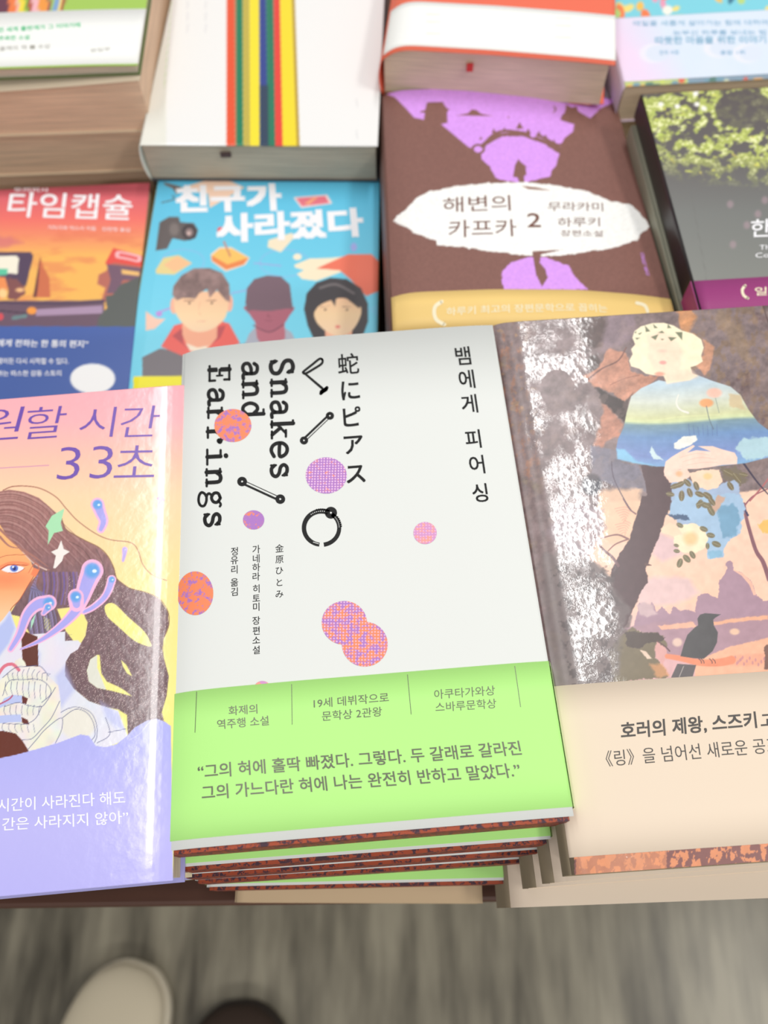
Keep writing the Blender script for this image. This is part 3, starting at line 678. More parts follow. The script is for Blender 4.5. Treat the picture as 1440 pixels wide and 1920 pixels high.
# ================================================================== right glossy painted novel
rpf = smooth_prof([(0, -2.2), (2, -1.2), (5, -.4), (8, -.1), (8.8, -.45), (9.6, 0), (20, 0), (140, 0)], 200)
right = Surf(-.0075, (1072, 1641), (920, 612), 'left', W=.14, L=None, prof=rpf)
ZR = lambda p: zz(p, 1000, 560, 3.2727)
ZQ = lambda p: zz(p, 1100, 940, 4.2353)
Z6 = lambda p: zz(p, 900, 560, 2.6667)
Z7b = lambda p: zz(p, 1000, 960, 3.2727)
def paint_right(X, Y):
    p = Paint(X, Y, (118, 98, 98))
    n = fbm(X, Y, 38, 5, 5); n2 = fbm(X * 1.6, Y, 15, 8, 4); n3 = fbm(X, Y, 9, 18, 3)
    c = np.array((148, 132, 134))[None] * (1 - n[:, None]) + np.array((112, 94, 94))[None] * n[:, None]
    p.C = c * (.9 + .25 * n2[:, None])
    def spl(mask, col, k=1.0):
        m = np.clip(mask, 0, 1)[:, None] * k; p.C[:] = p.C * (1 - m) + np.array(col, float) * m
    # left margin: worn grey-brown with ochre leaves
    L_ = np.clip((1010 + (Y - 700) * .14 - X) / 50, 0, 1)
    spl((n2 - .55) * 6 * L_ * (Y < 900), (168, 120, 96), .7); spl((n - .6) * 8 * L_, (150, 134, 110), .6)
    spl((n3 - .62) * 9 * L_ * (Y < 840), (190, 150, 110), .5)
    spl(np.clip((n2 - .5) * 7, 0, 1) * (X > 1280) * (Y < 860), (138, 112, 88), .6); spl(np.clip((n - .6) * 8, 0, 1) * (X > 1300) * (Y < 800), (92, 70, 74), .6)
    W = (7, 18)
    p.poly(ZR([(300, 110), (430, 110), (470, 200), (420, 290), (360, 300), (300, 260), (270, 180)]), (88, 70, 68), 5, .9, warp=W)
    p.poly(ZR([(470, 90), (620, 80), (640, 200), (560, 280), (480, 340), (400, 330), (420, 240)]), (142, 122, 132), 8, .8, warp=W)
    p.ell(*ZR([(370, 400)])[0], 13, 15, (84, 68, 66), soft=5)
    p.poly(ZR([(460, 310), (580, 340), (600, 430), (700, 480), (780, 470), (720, 530), (620, 600), (540, 650), (500, 580), (370, 540), (310, 480), (400, 420)]), (196, 140, 118), 3, warp=W)
    p.line(ZR([(330, 500), (420, 430), (520, 380), (570, 300)]), (3, 2), (122, 84, 78)); p.line(ZR([(470, 530), (560, 490), (650, 470)]), 1.6, (160, 108, 92))
    p.poly(ZR([(370, 540), (480, 590), (560, 640), (600, 590), (560, 760), (500, 700), (430, 640)]), (70, 58, 58), 4, warp=W)
    p.poly(ZR([(430, 640), (500, 700), (550, 770), (540, 840), (450, 880), (400, 960), (370, 900), (410, 780)]), (188, 132, 112), 5, warp=W)
    p.poly(ZR([(350, 900), (520, 930), (540, 1000), (660, 1030), (700, 1120), (680, 1180), (520, 1160), (360, 1100)]), (128, 124, 140), 5, .9, warp=W)
    p.ell(*ZR([(360, 1140)])[0], 18, 20, (62, 62, 74), soft=6)
    p.poly(ZR([(870, 60), (960, 50), (1000, 110), (960, 200), (1000, 230), (900, 190)]), (206, 146, 102), 5, warp=W)
    p.poly(ZR([(1040, 250), (1120, 300), (1100, 400), (1060, 460), (1000, 420), (1040, 350)]), (204, 150, 122), 4, warp=W)
    p.poly(ZR([(1150, 60), (1300, 200), (1350, 420), (1250, 340), (1180, 200), (1120, 130)]), (152, 128, 106), 8, .7, warp=W)
    # brushwork
    dk = np.clip((190 - p.C.mean(1)) / 80, 0, 1)
    sal = ((p.C[:, 0] - p.C[:, 2]) > 45) & (p.C[:, 0] < 240)
    amp = .04 + .2 * dk + .12 * sal
    p.C *= (1 + amp * 2 * (.6 * fbm(X + Y * .4, Y * 1.6, 17, 61, 4) + .4 * fbm(X, Y, 6, 66, 3) - .5))[:, None]
    br_ = np.clip((fbm(X + Y * .5, Y - X * .2, 24, 71, 4) - .56) * 9, 0, 1) * dk * .28
    p.C = p.C * (1 - br_[:, None]) + np.array((168, 144, 136)) * br_[:, None]
    # lower picture: sunset sky, trunk, far domed city
    sky = lambda x, y: np.stack([np.interp(y + 22 * (fbm(x, y * 2, 50, 4) - .5), [930, 1050, 1130, 1180, 1230], k) for k in ((246, 248, 250, 236, 226), (208, 206, 204, 196, 180), (184, 184, 178, 192, 182))], -1)
    p.poly(Z7b([(230, 130), (360, 20), (400, -60), (840, -80), (1500, -150), (1500, 1030), (560, 1080), (600, 640), (500, 420), (360, 300)]), sky, 4, warp=(4, 12))
    p.poly(ZR([(400, 1190), (520, 1160), (660, 1180), (680, 1320), (640, 1500), (440, 1500), (420, 1320)]), (240, 200, 170), 8, .9, warp=(8, 20))
    for k in range(12): p.line(Z7b([(500 + 9 * k % 60, -20 + 14 * k), (560, -30 + 14 * k), (600 - 7 * k % 40, -20 + 15 * k)]), 1.8, (222, 158, 140), alpha=.6)
    p.poly(Z7b([(160, -60), (400, -20), (440, 60), (400, 160), (340, 250), (220, 260), (90, 140)]), (150, 134, 142), 10, .85, warp=(12, 20))
    p.poly(ZQ([(400, 640), (600, 600), (820, 620), (900, 740), (700, 830), (400, 820)]), (226, 196, 200), 10, .8, warp=(6, 30)); p.poly(ZQ([(560, 240), (700, 300), (760, 420), (600, 480), (520, 420)]), (222, 190, 198), 9, .8)
    mv = (176, 144, 160)
    # city silhouettes
    p.poly(ZQ([(380, 960), (420, 800), (470, 860), (520, 800), (560, 880), (600, 830), (660, 900), (690, 830), (740, 870), (800, 860), (860, 880), (880, 760), (910, 735), (960, 730), (1010, 760), (1045, 770), (1050, 640), (1090, 580), (1115, 540), (1105, 490), (1140, 465), (1160, 490), (1165, 545), (1240, 570), (1310, 640), (1345, 740), (1400, 790), (1500, 780), (1500, 980), (380, 1010)]), mv, 1.2, warp=(2.5, 5))
    p.poly(ZQ([(1160, 545), (1240, 570), (1310, 640), (1345, 745), (1325, 745), (1290, 660), (1230, 590)]), (242, 190, 170), 1)
    p.poly(ZQ([(400, 820), (450, 800), (520, 820), (560, 900), (480, 920), (420, 900)]), (206, 178, 182), 4, warp=(3, 8))
    p.poly(ZQ([(300, 1010), (560, 960), (820, 960), (1000, 930), (1200, 920), (1500, 880), (1500, 1120), (1100, 1200), (880, 1260), (500, 1220), (560, 1060)]), (180, 146, 158), 3, warp=(3, 10))
    p.poly(ZQ([(560, 990), (840, 955), (880, 1000), (600, 1020)]), (240, 184, 160), 2, warp=(2, 6)); p.poly(ZQ([(1000, 960), (1180, 930), (1440, 905), (1440, 940), (1200, 955), (1010, 985)]), (240, 180, 150), 2, warp=(2, 6))
    p.ell(*ZQ([(1175, 1035)])[0], 9, 6, (236, 196, 170), soft=3); p.ell(*ZQ([(720, 1120)])[0], 9, 8, (232, 200, 186), soft=4)
    p.poly(ZQ([(860, 1280), (960, 1230), (1150, 1150), (1500, 1070), (1500, 1420), (860, 1420)]), (244, 186, 156), 2.5, warp=(2, 7))
    p.poly(ZQ([(1050, 1260), (1200, 1220), (1420, 1200), (1430, 1290), (1150, 1310)]), (240, 168, 142), 5, .7, warp=(3, 9)); p.poly(ZQ([(1410, 1150), (1500, 1120), (1500, 1340), (1410, 1330)]), (130, 98, 90), 2, warp=(3, 5))
    for k in range(14): x, y = 1180 + 23 * k % 240, 1240 + 37 * k % 60; p.ell(*ZQ([(x, y)])[0], 1.8, 3.4, (196, 140, 150), alpha=.7)
    # trunk with branches
    tk = (96, 76, 80)
    p.poly(ZR([(660, 1020), (800, 1010), (850, 1130), (850, 1200), (820, 1330), (640, 1330), (700, 1200)]) , tk, 1.6, warp=(2, 6))
    p.poly(ZQ([(440, -40), (670, -40), (640, 80), (590, 240), (540, 360), (490, 480), (470, 540), (490, 640), (440, 700), (400, 800), (350, 890), (320, 980), (280, 1010), (200, 820), (170, 700), (200, 540), (260, 420), (340, 300), (380, 160)]), tk, 1.6, warp=(2, 6))
    p.poly(ZR([(800, 1010), (840, 1080), (830, 1180), (830, 1300), (860, 1300), (850, 1000)]), tk, 2)
    p.line(ZQ([(330, 300), (240, 265), (110, 295)]), (4, 2), (142, 104, 104)); p.line(ZQ([(330, 300), (230, 340), (170, 395)]), (3, 2), (150, 110, 108))
    p.line(ZQ([(60, 260), (120, 370), (200, 440), (250, 510)]), (3.5, 6), (126, 96, 100)); p.line(ZQ([(290, -20), (340, 60), (390, 100)]), (2, 3), (140, 104, 110)); p.line(ZQ([(470, 500), (515, 508)]), (6, 1), (110, 86, 84))
    p.line(ZR([(480, 1000), (490, 1090), (540, 1200), (600, 1300)]), (2, 1.6), (96, 84, 100))
    p.line(ZQ([(1250, 20), (1270, 140), (1340, 380), (1400, 480), (1450, 620)]), (5.5, 9), (140, 98, 108), soft=1.2); p.line(ZQ([(1160, -60), (1240, 40), (1280, 110)]), (2, 4), (70, 66, 100)); p.line(ZQ([(1250, 40), (1320, -40), (1440, -100)]), (3, 2), (150, 96, 108))
    p.line(ZR([(1330, 1240), (1400, 1160), (1460, 1080)]), 3, (180, 110, 112)); p.line(ZR([(1290, 1010), (1370, 1120), (1440, 1200)]), (4, 2), (66, 58, 78))
    p.poly(ZQ([(1360, 190), (1410, 150), (1500, 140), (1500, 260), (1400, 250)]), (244, 192, 110), 3, warp=(4, 7))
    # dark shrubs at the foot
    p.poly(ZQ([(300, 1040), (360, 1000), (430, 1040), (560, 1050), (620, 1080), (640, 1160), (560, 1180), (540, 1240), (600, 1300), (660, 1400), (200, 1440), (180, 1200), (240, 1100)]), (128, 116, 96), 2, warp=(5, 8))
    p.poly(ZQ([(300, 1040), (430, 1035), (560, 1045), (625, 1080), (600, 1110), (480, 1120), (420, 1180), (320, 1150)]), (92, 80, 76), 2, warp=(4, 6))
    p.poly(ZQ([(420, 1180), (470, 1190), (520, 1250), (480, 1250)]), (236, 208, 188), 1.5, warp=(1, 4)); p.poly(ZQ([(500, 1290), (600, 1290), (660, 1380), (560, 1400)]), (216, 156, 112), 5, .8, warp=(3, 6))
    p.poly(ZQ([(560, 1110), (620, 1160), (650, 1230), (600, 1290), (550, 1240), (540, 1160)]), (224, 170, 166), 2, warp=(2, 5)); p.line(ZQ([(560, 1110), (620, 1150), (660, 1190)]), 2.4, (110, 82, 84))
    p.poly(Z7b([(50, 250), (200, 260), (380, 300), (480, 400), (590, 600), (560, 700), (500, 1080), (120, 1080), (60, 600)]), (128, 118, 118), 8, .7, warp=(10, 22))
    gm = np.clip((X - 1010 - (Y - 960) * .16) / 10, 0, 1) * np.clip((1180 - X) / 40, 0, 1) * (Y > 1060)
    spl(np.clip((n3 - .52) * 7, 0, 1) * gm, (82, 74, 76), .6)
    # orange ground, bird
    p.line(ZQ([(640, 1230), (760, 1250), (900, 1280), (1050, 1280), (1150, 1260)]), (9, 16), (240, 150, 118), soft=2)
    bd = (92, 90, 92)
    p.poly(ZQ([(745, 1230), (770, 1140), (800, 1060), (860, 1000), (885, 985), (880, 930), (900, 900), (940, 888), (1000, 892), (1065, 898), (1020, 925), (1005, 940), (1010, 985), (1042, 1040), (1035, 1120), (1000, 1190), (930, 1250), (840, 1245)]), bd, 1.2)
    p.poly(ZQ([(720, 1290), (870, 1300), (840, 1400), (670, 1400)]), (104, 98, 100), 1.2); p.line(ZQ([(770, 1310), (735, 1395)]), 1.3, (190, 180, 176))
    for x in (890, 910, 975, 1000): p.line(ZQ([(x, 1250), (x + 18, 1268), (x + 22, 1285)]), 1.5, (98, 80, 82))
    # figure: blue lake blouse
    lake = lambda x, y: np.stack([np.interp(y - 6 * np.sin(x / 60.), [715, 745, 778, 786, 792, 815, 850, 880], k) for k in ((192, 214, 212, 214, 128, 116, 132, 140), (212, 220, 214, 224, 156, 150, 152, 190), (226, 212, 168, 176, 170, 196, 206, 226))], -1) + (18 * (fbm(x, y * 3, 22, 6) - .5))[:, None]
    p.poly(ZR([(770, 500), (820, 510), (960, 490), (1010, 470), (1100, 505), (1210, 540), (1270, 590), (1320, 680), (1380, 760), (1500, 850), (1500, 960), (1300, 1010), (1100, 1030), (760, 1030), (640, 1010), (520, 985), (508, 920), (520, 860), (555, 790), (572, 700), (600, 600), (660, 550)]), lake, 1.3)
    p.poly(ZR([(1280, 860), (1440, 850), (1500, 900), (1500, 950), (1300, 1000), (1240, 920)]), (190, 222, 226), 4, .85, warp=(5, 8)); p.poly(ZR([(510, 920), (560, 930), (640, 1000), (760, 1030), (640, 1012), (515, 985)]), (140, 196, 230), 4, warp=(3, 8))
    p.line(ZR([(575, 750), (760, 745), (900, 725), (1140, 712)]), 2, (222, 226, 176)); p.poly(ZR([(1200, 580), (1260, 590), (1310, 680), (1200, 660)]), (214, 190, 150), 4, .8, warp=(4, 6))
    p.line(ZR([(890, 590), (878, 640), (900, 680), (950, 700)]), (2, 4), (238, 236, 226)); p.ell(*ZR([(1110, 578)])[0], 14, 9, (244, 196, 178), soft=4); p.ell(*ZR([(1062, 640)])[0], 13, 8, (240, 172, 120), soft=3)
    p.line(ZR([(1062, 660), (1080, 740), (1105, 800)]), 1.4, (104, 116, 130)); p.line(ZR([(1118, 610), (1140, 700)]), 1.2, (150, 160, 150))
    for k in range(7): p.line(ZR([(960 + 28 * k, 840), (952 + 29 * k, 770 + 9 * (k % 3))]), 1.0, (92, 108, 160), alpha=.6)
    # head
    hr = (250, 240, 208)
    p.poly(ZR([(620, 200), (660, 170), (730, 150), (800, 148), (860, 165), (910, 195), (980, 215), (1030, 250), (1045, 300), (1030, 350), (1040, 385), (1000, 410), (965, 420), (975, 460), (1010, 470), (960, 500), (820, 520), (800, 475), (740, 470), (690, 460), (650, 430), (600, 415), (588, 380), (610, 340), (600, 310), (625, 280), (608, 240)]), hr, 1.3, smooth=False)
    p.poly(ZR([(700, 230), (780, 200), (880, 240), (920, 330), (905, 430), (970, 440), (1010, 478), (960, 496), (820, 520), (805, 460), (740, 440), (700, 360)]), (254, 224, 200), 8, .9)
    p.ell(*ZR([(795, 392)])[0], 6.5, 3.6, (244, 168, 160), soft=2.5); p.ell(*ZR([(775, 462)])[0], 9, 4, (238, 172, 150), soft=3); p.ell(*ZR([(790, 320)])[0], 8, 3, (248, 210, 190), soft=4)
    for q in ([(685, 165), (718, 200), (690, 205)], [(720, 235), (768, 218), (750, 255)], [(765, 210), (790, 196), (805, 212)], [(825, 235), (880, 238), (845, 262)], [(870, 205), (915, 205), (913, 255)], [(825, 155), (848, 180), (822, 182)], [(735, 155), (765, 180), (742, 182)], [(640, 215), (668, 205), (655, 222)], [(625, 240), (655, 240), (635, 252)], [(780, 245), (805, 248), (790, 256)], [(620, 205), (635, 200), (628, 215)]):
        p.poly(ZR(q), (124, 128, 104), 1)
    # flowers, leaves, hands
    wf = (238, 238, 232)
    p.poly(ZR([(865, 890), (910, 850), (1000, 838), (1008, 865), (960, 900), (900, 925), (868, 920)]), wf, 1.5, warp=(2, 6)); p.poly(ZR([(710, 940), (730, 905), (750, 950), (800, 990), (740, 985)]), (206, 226, 232), 1.5, warp=(2, 5))
    p.poly(ZR([(1150, 1040), (1250, 1030), (1310, 1120), (1260, 1150), (1160, 1100)]), (124, 112, 98), 2, warp=(5, 6))
    p.poly(ZR([(840, 1280), (850, 1130), (920, 1100), (1100, 1150), (1250, 1100), (1290, 1330), (1200, 1400), (900, 1420)]), (168, 186, 214), 3, warp=(5, 10))
    p.poly(ZQ([(660, 60), (700, -40), (1200, -60), (1260, 40), (1215, 260), (1120, 320), (1080, 440), (970, 470), (960, 380), (860, 180), (660, 110)]), (168, 196, 224), 2, warp=(5, 9))
    p.poly(ZQ([(1040, 40), (1180, 20), (1215, 160), (1180, 280), (1070, 290), (1060, 160)]), (124, 166, 196), 4, warp=(6, 9)); p.poly(ZQ([(960, 400), (1080, 390), (1080, 440), (980, 460)]), (140, 184, 212), 3, warp=(3, 6)); p.poly(ZQ([(630, 100), (800, 110), (820, 150), (700, 140)]), (84, 104, 134), 2, warp=(4, 6))
    p.poly(ZQ([(1040, -50), (1100, -30), (1050, 60), (1000, 110), (980, 60)]), (206, 170, 150), 3, warp=(3, 5))
    p.poly(ZR([(860, 1050), (940, 1040), (970, 1080), (930, 1120), (840, 1130), (800, 1080)]), (250, 214, 196), 1.3, warp=(2, 5)); p.poly(ZR([(960, 1070), (1040, 1050), (1140, 1050), (1160, 1120), (1130, 1160), (1060, 1175), (980, 1140)]), (250, 216, 190), 1.3, warp=(2, 5))
    p.ell(*ZR([(1070, 1090)])[0], 8, 6, (246, 206, 150), soft=4); p.ell(*ZR([(895, 1075)])[0], 6, 5, (244, 190, 150), soft=4)
    for (x, y, r, a) in [(945, 1130, 9, .8), (1000, 1150, 9, 1.2), (900, 1140, 9, 2.6), (870, 1150, 9, 2.8), (910, 1210, 10, 1.6), (960, 1190, 9, 1.2), (1020, 1200, 9, .4), (1070, 1210, 10, .6), (1095, 1245, 9, .9), (1080, 1280, 9, 1.2), (1020, 1260, 9, 2), (1200, 1070, 11, .5), (1250, 1100, 11, .9), (1290, 1080, 8, .2), (840, 1200, 8, .2), (1210, 1150, 9, 1)]:
        x, y = ZR([(x, y)])[0]; p.ell(x, y, r, r * .55, (124, 112, 88), rot=a); p.line([(x - r * math.cos(a), y - r * math.sin(a)), (x + r * math.cos(a), y + r * math.sin(a))], .8, (180, 170, 140))
    p.poly(ZR([(800, 1060), (812, 1000), (850, 970), (900, 940), (980, 898), (992, 905), (945, 945), (1000, 930), (1090, 938), (1010, 905), (1100, 905), (1160, 925), (1235, 945), (1252, 975), (1250, 1015), (1160, 1020), (1080, 1035), (1000, 1045), (930, 1045), (870, 1050), (860, 1100), (805, 1085)]), (252, 216, 200), 1.2)
    for q in ([(920, 1000), (1020, 975), (1120, 985)], [(940, 1022), (1040, 1005), (1130, 1005)], [(900, 975), (1000, 950), (1080, 960)]): p.line(ZR(q), 1.0, (240, 186, 172), alpha=.7)
    fl = ZQ([(825, 295)])[0]
    for k in range(9): a = k * .698; p.ell(fl[0] + 19 * math.cos(a), fl[1] + 17 * math.sin(a), 14, 12, (252, 232, 200), soft=1.4)
    p.ell(*fl, 13, 12, (250, 206, 156), soft=9); p.poly(ZQ([(590, 220), (660, 170), (720, 200), (760, 260), (700, 280), (600, 250)]), (252, 218, 190), 2, warp=(2, 5))
    for (x, y, r, a) in [(740, 490, 9, 1.9), (795, 455, 9, .8), (840, 425, 8, 1.0), (715, 395, 6, .2), (712, 350, 5, .3), (1030, 340, 9, .4), (960, 355, 6, 1.5), (985, 270, 8, .2), (930, 220, 8, .4), (940, 30, 9, .4), (990, 80, 9, 1), (900, 20, 8, 2.8), (740, 190, 7, .5)]:
        x, y = ZQ([(x, y)])[0]; p.ell(x, y, r, r * .6, (128, 120, 96), rot=a); p.line([(x - r * .8 * math.cos(a), y - r * .8 * math.sin(a)), (x + r * .8 * math.cos(a), y + r * .8 * math.sin(a))], .8, (176, 168, 140))
    # orange-brown strip that shows under the band
    m = (Y > 1560); 
    st = np.where(n2[:, None] > .52, np.array((226, 150, 112))[None], np.array((140, 98, 96))[None]); st = np.where(((X > 1080) & (X < 1250))[:, None], st * .35 + np.array((232, 156, 116)) * .65, st)
    p.C[m] = st[m]
    p.tex(.045, 12, 91, 3)
    # canvas weave
    p.C *= (1 + .035 * np.sin(X * 2.4) * np.sin(Y * 2.6))[:, None]
    p.C[m & (X < 1077)] = (92, 80, 64)
    k = np.clip((1118 + .10 * (Y - 700) * (Y > 900) - X + 60 * (n - .5)) / 26, 0, 1) * np.clip((X - 1000 - (Y - 800) * .17) / 10, 0, 1) + .8 * np.clip((1030 - X) / 20, 0, 1) * (Y < 850) * (X > 985)
    hole = ((X - 1045) / 36) ** 2 + ((Y - 730) / 42) ** 2 < .8
    k = np.clip(k, 0, 1) * np.where(hole, 0, 1)
    return np.concatenate([p.out(), k[:, None]], 1)
RG = mat('print_gloss_embossed', None, .3, attr=True)
nt = RG.node_tree; N = nt.nodes; Lk = nt.links; b = N['Principled BSDF']
tc = N.new('ShaderNodeTexCoord')
def nn(sc, det, rough=.5):
    n = N.new('ShaderNodeTexNoise'); n.inputs['Scale'].default_value = sc; n.inputs['Detail'].default_value = det; n.inputs['Roughness'].default_value = rough
    Lk.new(tc.outputs['Object'], n.inputs[0]); return n
nA = nn(60, 5, .65); nB = nn(330, 3); vo = N.new('ShaderNodeTexVoronoi'); vo.inputs['Scale'].default_value = 420; Lk.new(tc.outputs['Object'], vo.inputs[0])
mr = N.new('ShaderNodeMapRange'); mr.inputs[1].default_value = .40; mr.inputs[2].default_value = .52; Lk.new(nA.outputs[0], mr.inputs[0])
ml = N.new('ShaderNodeMath'); ml.operation = 'MULTIPLY'; Lk.new(mr.outputs[0], ml.inputs[0])
sm = N.new('ShaderNodeMath'); sm.operation = 'ADD'; Lk.new(nB.outputs[0], sm.inputs[0]); Lk.new(vo.outputs['Distance'], sm.inputs[1]); Lk.new(sm.outputs[0], ml.inputs[1])
bm = N.new('ShaderNodeBump'); bm.inputs['Strength'].default_value = .5; bm.inputs['Distance'].default_value = .00017; Lk.new(ml.outputs[0], bm.inputs['Height']); Lk.new(bm.outputs[0], b.inputs['Coat Normal'])
b.inputs['Roughness'].default_value = .3
ml2 = N.new('ShaderNodeMath'); ml2.operation = 'MULTIPLY'; ml2.inputs[1].default_value = 1.0; Lk.new(mr.outputs[0], ml2.inputs[0]); Lk.new(ml2.outputs[0], b.inputs['Coat Weight'])
vc = [n_ for n_ in N if n_.type == 'VERTEX_COLOR'][0]; Lk.new(vc.outputs['Alpha'], ml2.inputs[1])
b.inputs['Coat Roughness'].default_value = .13; b.inputs['Coat IOR'].default_value = 1.75
rt = root('paperback_novel', right, 'glossy dark painted novel with blonde figure in blue blouse, topmost of the front right pile', 'book')
fc = sheet('front_cover', right, 0, .118, 0, right.L, 450, 860, RG, rt, colfun=paint_right)
sheet('front_cover', right, .1179, right.W, 0, right.L, 12, 60, RG, rt, colfun=paint_right)
_, b_top = right.inv(np.array([1040., 1440.]), np.array([1290., 1256.])); _, b_bot = right.inv(np.array([1078., 1440.]), np.array([1608., 1581.]))
pb = sheet('paper_band', right, 0, right.W, float(b_bot.mean()), float(b_top.mean()), 120, 5, PEACH, rt, e=.00022, t=.0003, label='plain peach paper band')
V = Vec(right, .0003)
V.text('호러의 제왕, 스즈키', (1165, 1387), (1419, 1366), (1163.5, 1355.5), bold=.024)
V.text('고지', (1427, 1365), (1483, 1361), (1426, 1338), bold=.024)
V.build('band_headline', mat('ink_dark_grey', (78, 74, 72), .5), pb, 'bold dark grey lettering')
V = Vec(right, .0003)
V.text('《링》을 넘어선 새로운 공포', (1137, 1438), (1463, 1411), (1134, 1408), bold=-.002)
V.build('band_lettering', mat('ink_dark_grey', (78, 74, 72), .5), pb, 'thin dark grey lettering')
BRNC = mat('brown_card', (96, 84, 66), .4); DKOL = mat('dull_olive_card', (150, 138, 112), .5)  # dull olive card for the right novel's back cover
book_body(right, .0155, rt, PAGE, DKOL, spine_m=mat('beige_spine', (140, 126, 104), .5))
for k, (pl, ang) in enumerate([((1040, 1655), 0), ((1006, 1664), 0), ((958, 1702), 0), ]):
    z = -.0075 - .0165 * (k + 1) - (.012 if k == 2 else 0)
    T = .0162 if k < 1 else .028
    if k == 2: T = .04
    s = Surf(z, pl, {0: (1440, 1622), 1: (1440, 1632), 2: (1440, 1684)}[k], 'bottom', W=.14, L=.21, prof=smooth_prof([(0, -6), (3, -2.5), (8, -.8), (16, 0), (140, 0)], 40))
    if k == 1: T = .0275
    plain_book(s, T, 'peach banded novel in the front right pile, ' + ['just under the painted top copy', 'third from the top', 'lowest and sticking out furthest over the floor'][k], PEACH, PAGE, None, spine_m=mat('beige_spine', (140, 126, 104), .5), bow=.002)
# ================================================================== blue youth novel (second row)
ZB = lambda p: zz(p, 260, 250, 3.0)
def paint_blue(X, Y):
    p = Paint(X, Y, (112, 208, 238))
    p.vgrad([(320, (92, 196, 236)), (450, (112, 208, 240)), (640, (128, 220, 246))])
    for c, r in (((820, 730), 46), ((250, 720), 40)): p.line([(260 + c[0] / 3 + r * math.cos(t), 250 + c[1] / 3 + r * .55 * math.sin(t)) for t in np.linspace(0, 6.2, 20)], 1.5, (158, 188, 240), alpha=.8)
    p.line(ZB([(650, 730), (800, 745)]), 2, (170, 170, 232)); p.line(ZB([(520, 900), (620, 880)]), 2, (170, 170, 232)); p.line(ZB([(100, 1010), (190, 980)]), 3, (190, 160, 226)); p.ell(*ZB([(115, 1015)])[0], 6, 5, (196, 150, 226))
    for k in range(6): p.line(ZB([(1290 + 18 * k, 990 + 14 * k), (1400, 960 + 20 * k)]), 1.3, (150, 206, 250))
    p.ell(*ZB([(1210, 640)])[0], 6, 8, (170, 180, 240), soft=3)
    p.poly(ZB([(140, 275), (240, 300), (215, 345), (190, 310), (150, 292)]), (120, 104, 100), 2); p.line(ZB([(130, 390), (200, 370), (190, 350)]), 2.2, (96, 110, 120))
    p.poly(ZB([(230, 310), (455, 240), (595, 305), (400, 420), (390, 340)]), (250, 214, 190), 1.5)
    p.poly(ZB([(870, 360), (1060, 345), (1090, 395), (915, 420)]), (250, 226, 226), 1.5); p.poly(ZB([(885, 365), (1050, 352), (1072, 392), (918, 410)]), (236, 122, 140), 1.5); p.poly(ZB([(930, 395), (985, 360), (1010, 360), (960, 400)]), (250, 170, 130), 1.5)
    # camera
    p.poly(ZB([(118, 500), (170, 470), (225, 470), (235, 500), (310, 505), (335, 545), (320, 590), (260, 605), (190, 590), (160, 650), (95, 660)]), (104, 96, 96), 1.5)
    p.ell(*ZB([(285, 555)])[0], 14, 15, (76, 68, 72)); p.ell(*ZB([(285, 557)])[0], 7, 8, (150, 130, 130)); p.ell(*ZB([(283, 562)])[0], 3, 3, (226, 196, 190)); p.ell(*ZB([(200, 540)])[0], 9, 12, (130, 120, 118), soft=5)
    # pins, notes, hand
    p.poly(ZB([(95, 770), (140, 700), (225, 685), (300, 730), (200, 795), (100, 790)]), (236, 216, 150), 1.5); p.poly(ZB([(140, 740), (215, 690), (298, 732), (200, 780)]), (248, 198, 150), 1.5)
    p.poly(ZB([(405, 680), (455, 640), (520, 640), (625, 700), (600, 740), (490, 778), (410, 720)]), (252, 226, 200), 1.5); p.poly(ZB([(410, 690), (458, 650), (520, 648), (618, 702), (590, 738), (492, 768), (412, 716)]), (240, 140, 82), 1.5); p.poly(ZB([(412, 688), (458, 650), (520, 648), (615, 700), (500, 738)]), (250, 200, 106), 1.5)
    p.line(ZB([(480, 610), (515, 690)]), 3.2, (206, 130, 110)); p.ell(*ZB([(460, 545)])[0], 6, 6, (240, 90, 90))
    p.poly(ZB([(730, 600), (860, 560), (880, 580), (800, 670), (725, 640)]), (248, 234, 206), 1.5)
    p.poly(ZB([(875, 740), (960, 705), (1090, 700), (1180, 690), (1140, 780), (1000, 830), (920, 820), (890, 790), (930, 770), (880, 755)]), (252, 238, 208), 1.5); p.ell(*ZB([(893, 695)])[0], 8, 6, (252, 240, 214))
    p.poly(ZB([(1000, 760), (1180, 680), (1310, 680), (1380, 750), (1420, 860), (1280, 915), (1190, 820), (1130, 770)]), (244, 124, 100), 1.5)
    p.poly(ZB([(40, 1000), (95, 1040), (150, 1045), (90, 1100), (40, 1110)]), (250, 206, 186), 1.5)
    # boy
    p.poly(ZB([(20, 1260), (120, 1210), (260, 1230), (420, 1220), (600, 1180), (620, 1400), (20, 1400)]), (122, 116, 122), 1.5)
    p.poly(ZB([(125, 1200), (200, 1080), (280, 1060), (440, 1050), (510, 1070), (570, 1180), (380, 1260), (290, 1270)]), (240, 104, 96), 1.5); p.poly(ZB([(190, 1140), (250, 1090), (250, 1180), (290, 1220)]), (190, 84, 90), 2); p.poly(ZB([(390, 1200), (440, 1090), (490, 1080), (460, 1150)]), (196, 84, 90), 2)
    p.poly(ZB([(245, 1060), (445, 1060), (440, 1150), (390, 1210), (340, 1225), (270, 1190), (245, 1130)]), (250, 178, 146), 1.5); p.poly(ZB([(265, 1180), (330, 1205), (390, 1195), (370, 1230), (290, 1225)]), (252, 236, 214), 1.5)
    sk = lambda x, y: np.stack([252 + 0 * x, np.interp(y, [540, 590], (196, 218)), np.interp(y, [540, 620], (160, 182))], -1)
    p.ell(*ZB([(198, 970)])[0], 7, 15, (250, 186, 160)); p.ell(*ZB([(510, 955)])[0], 7, 16, (250, 186, 160))
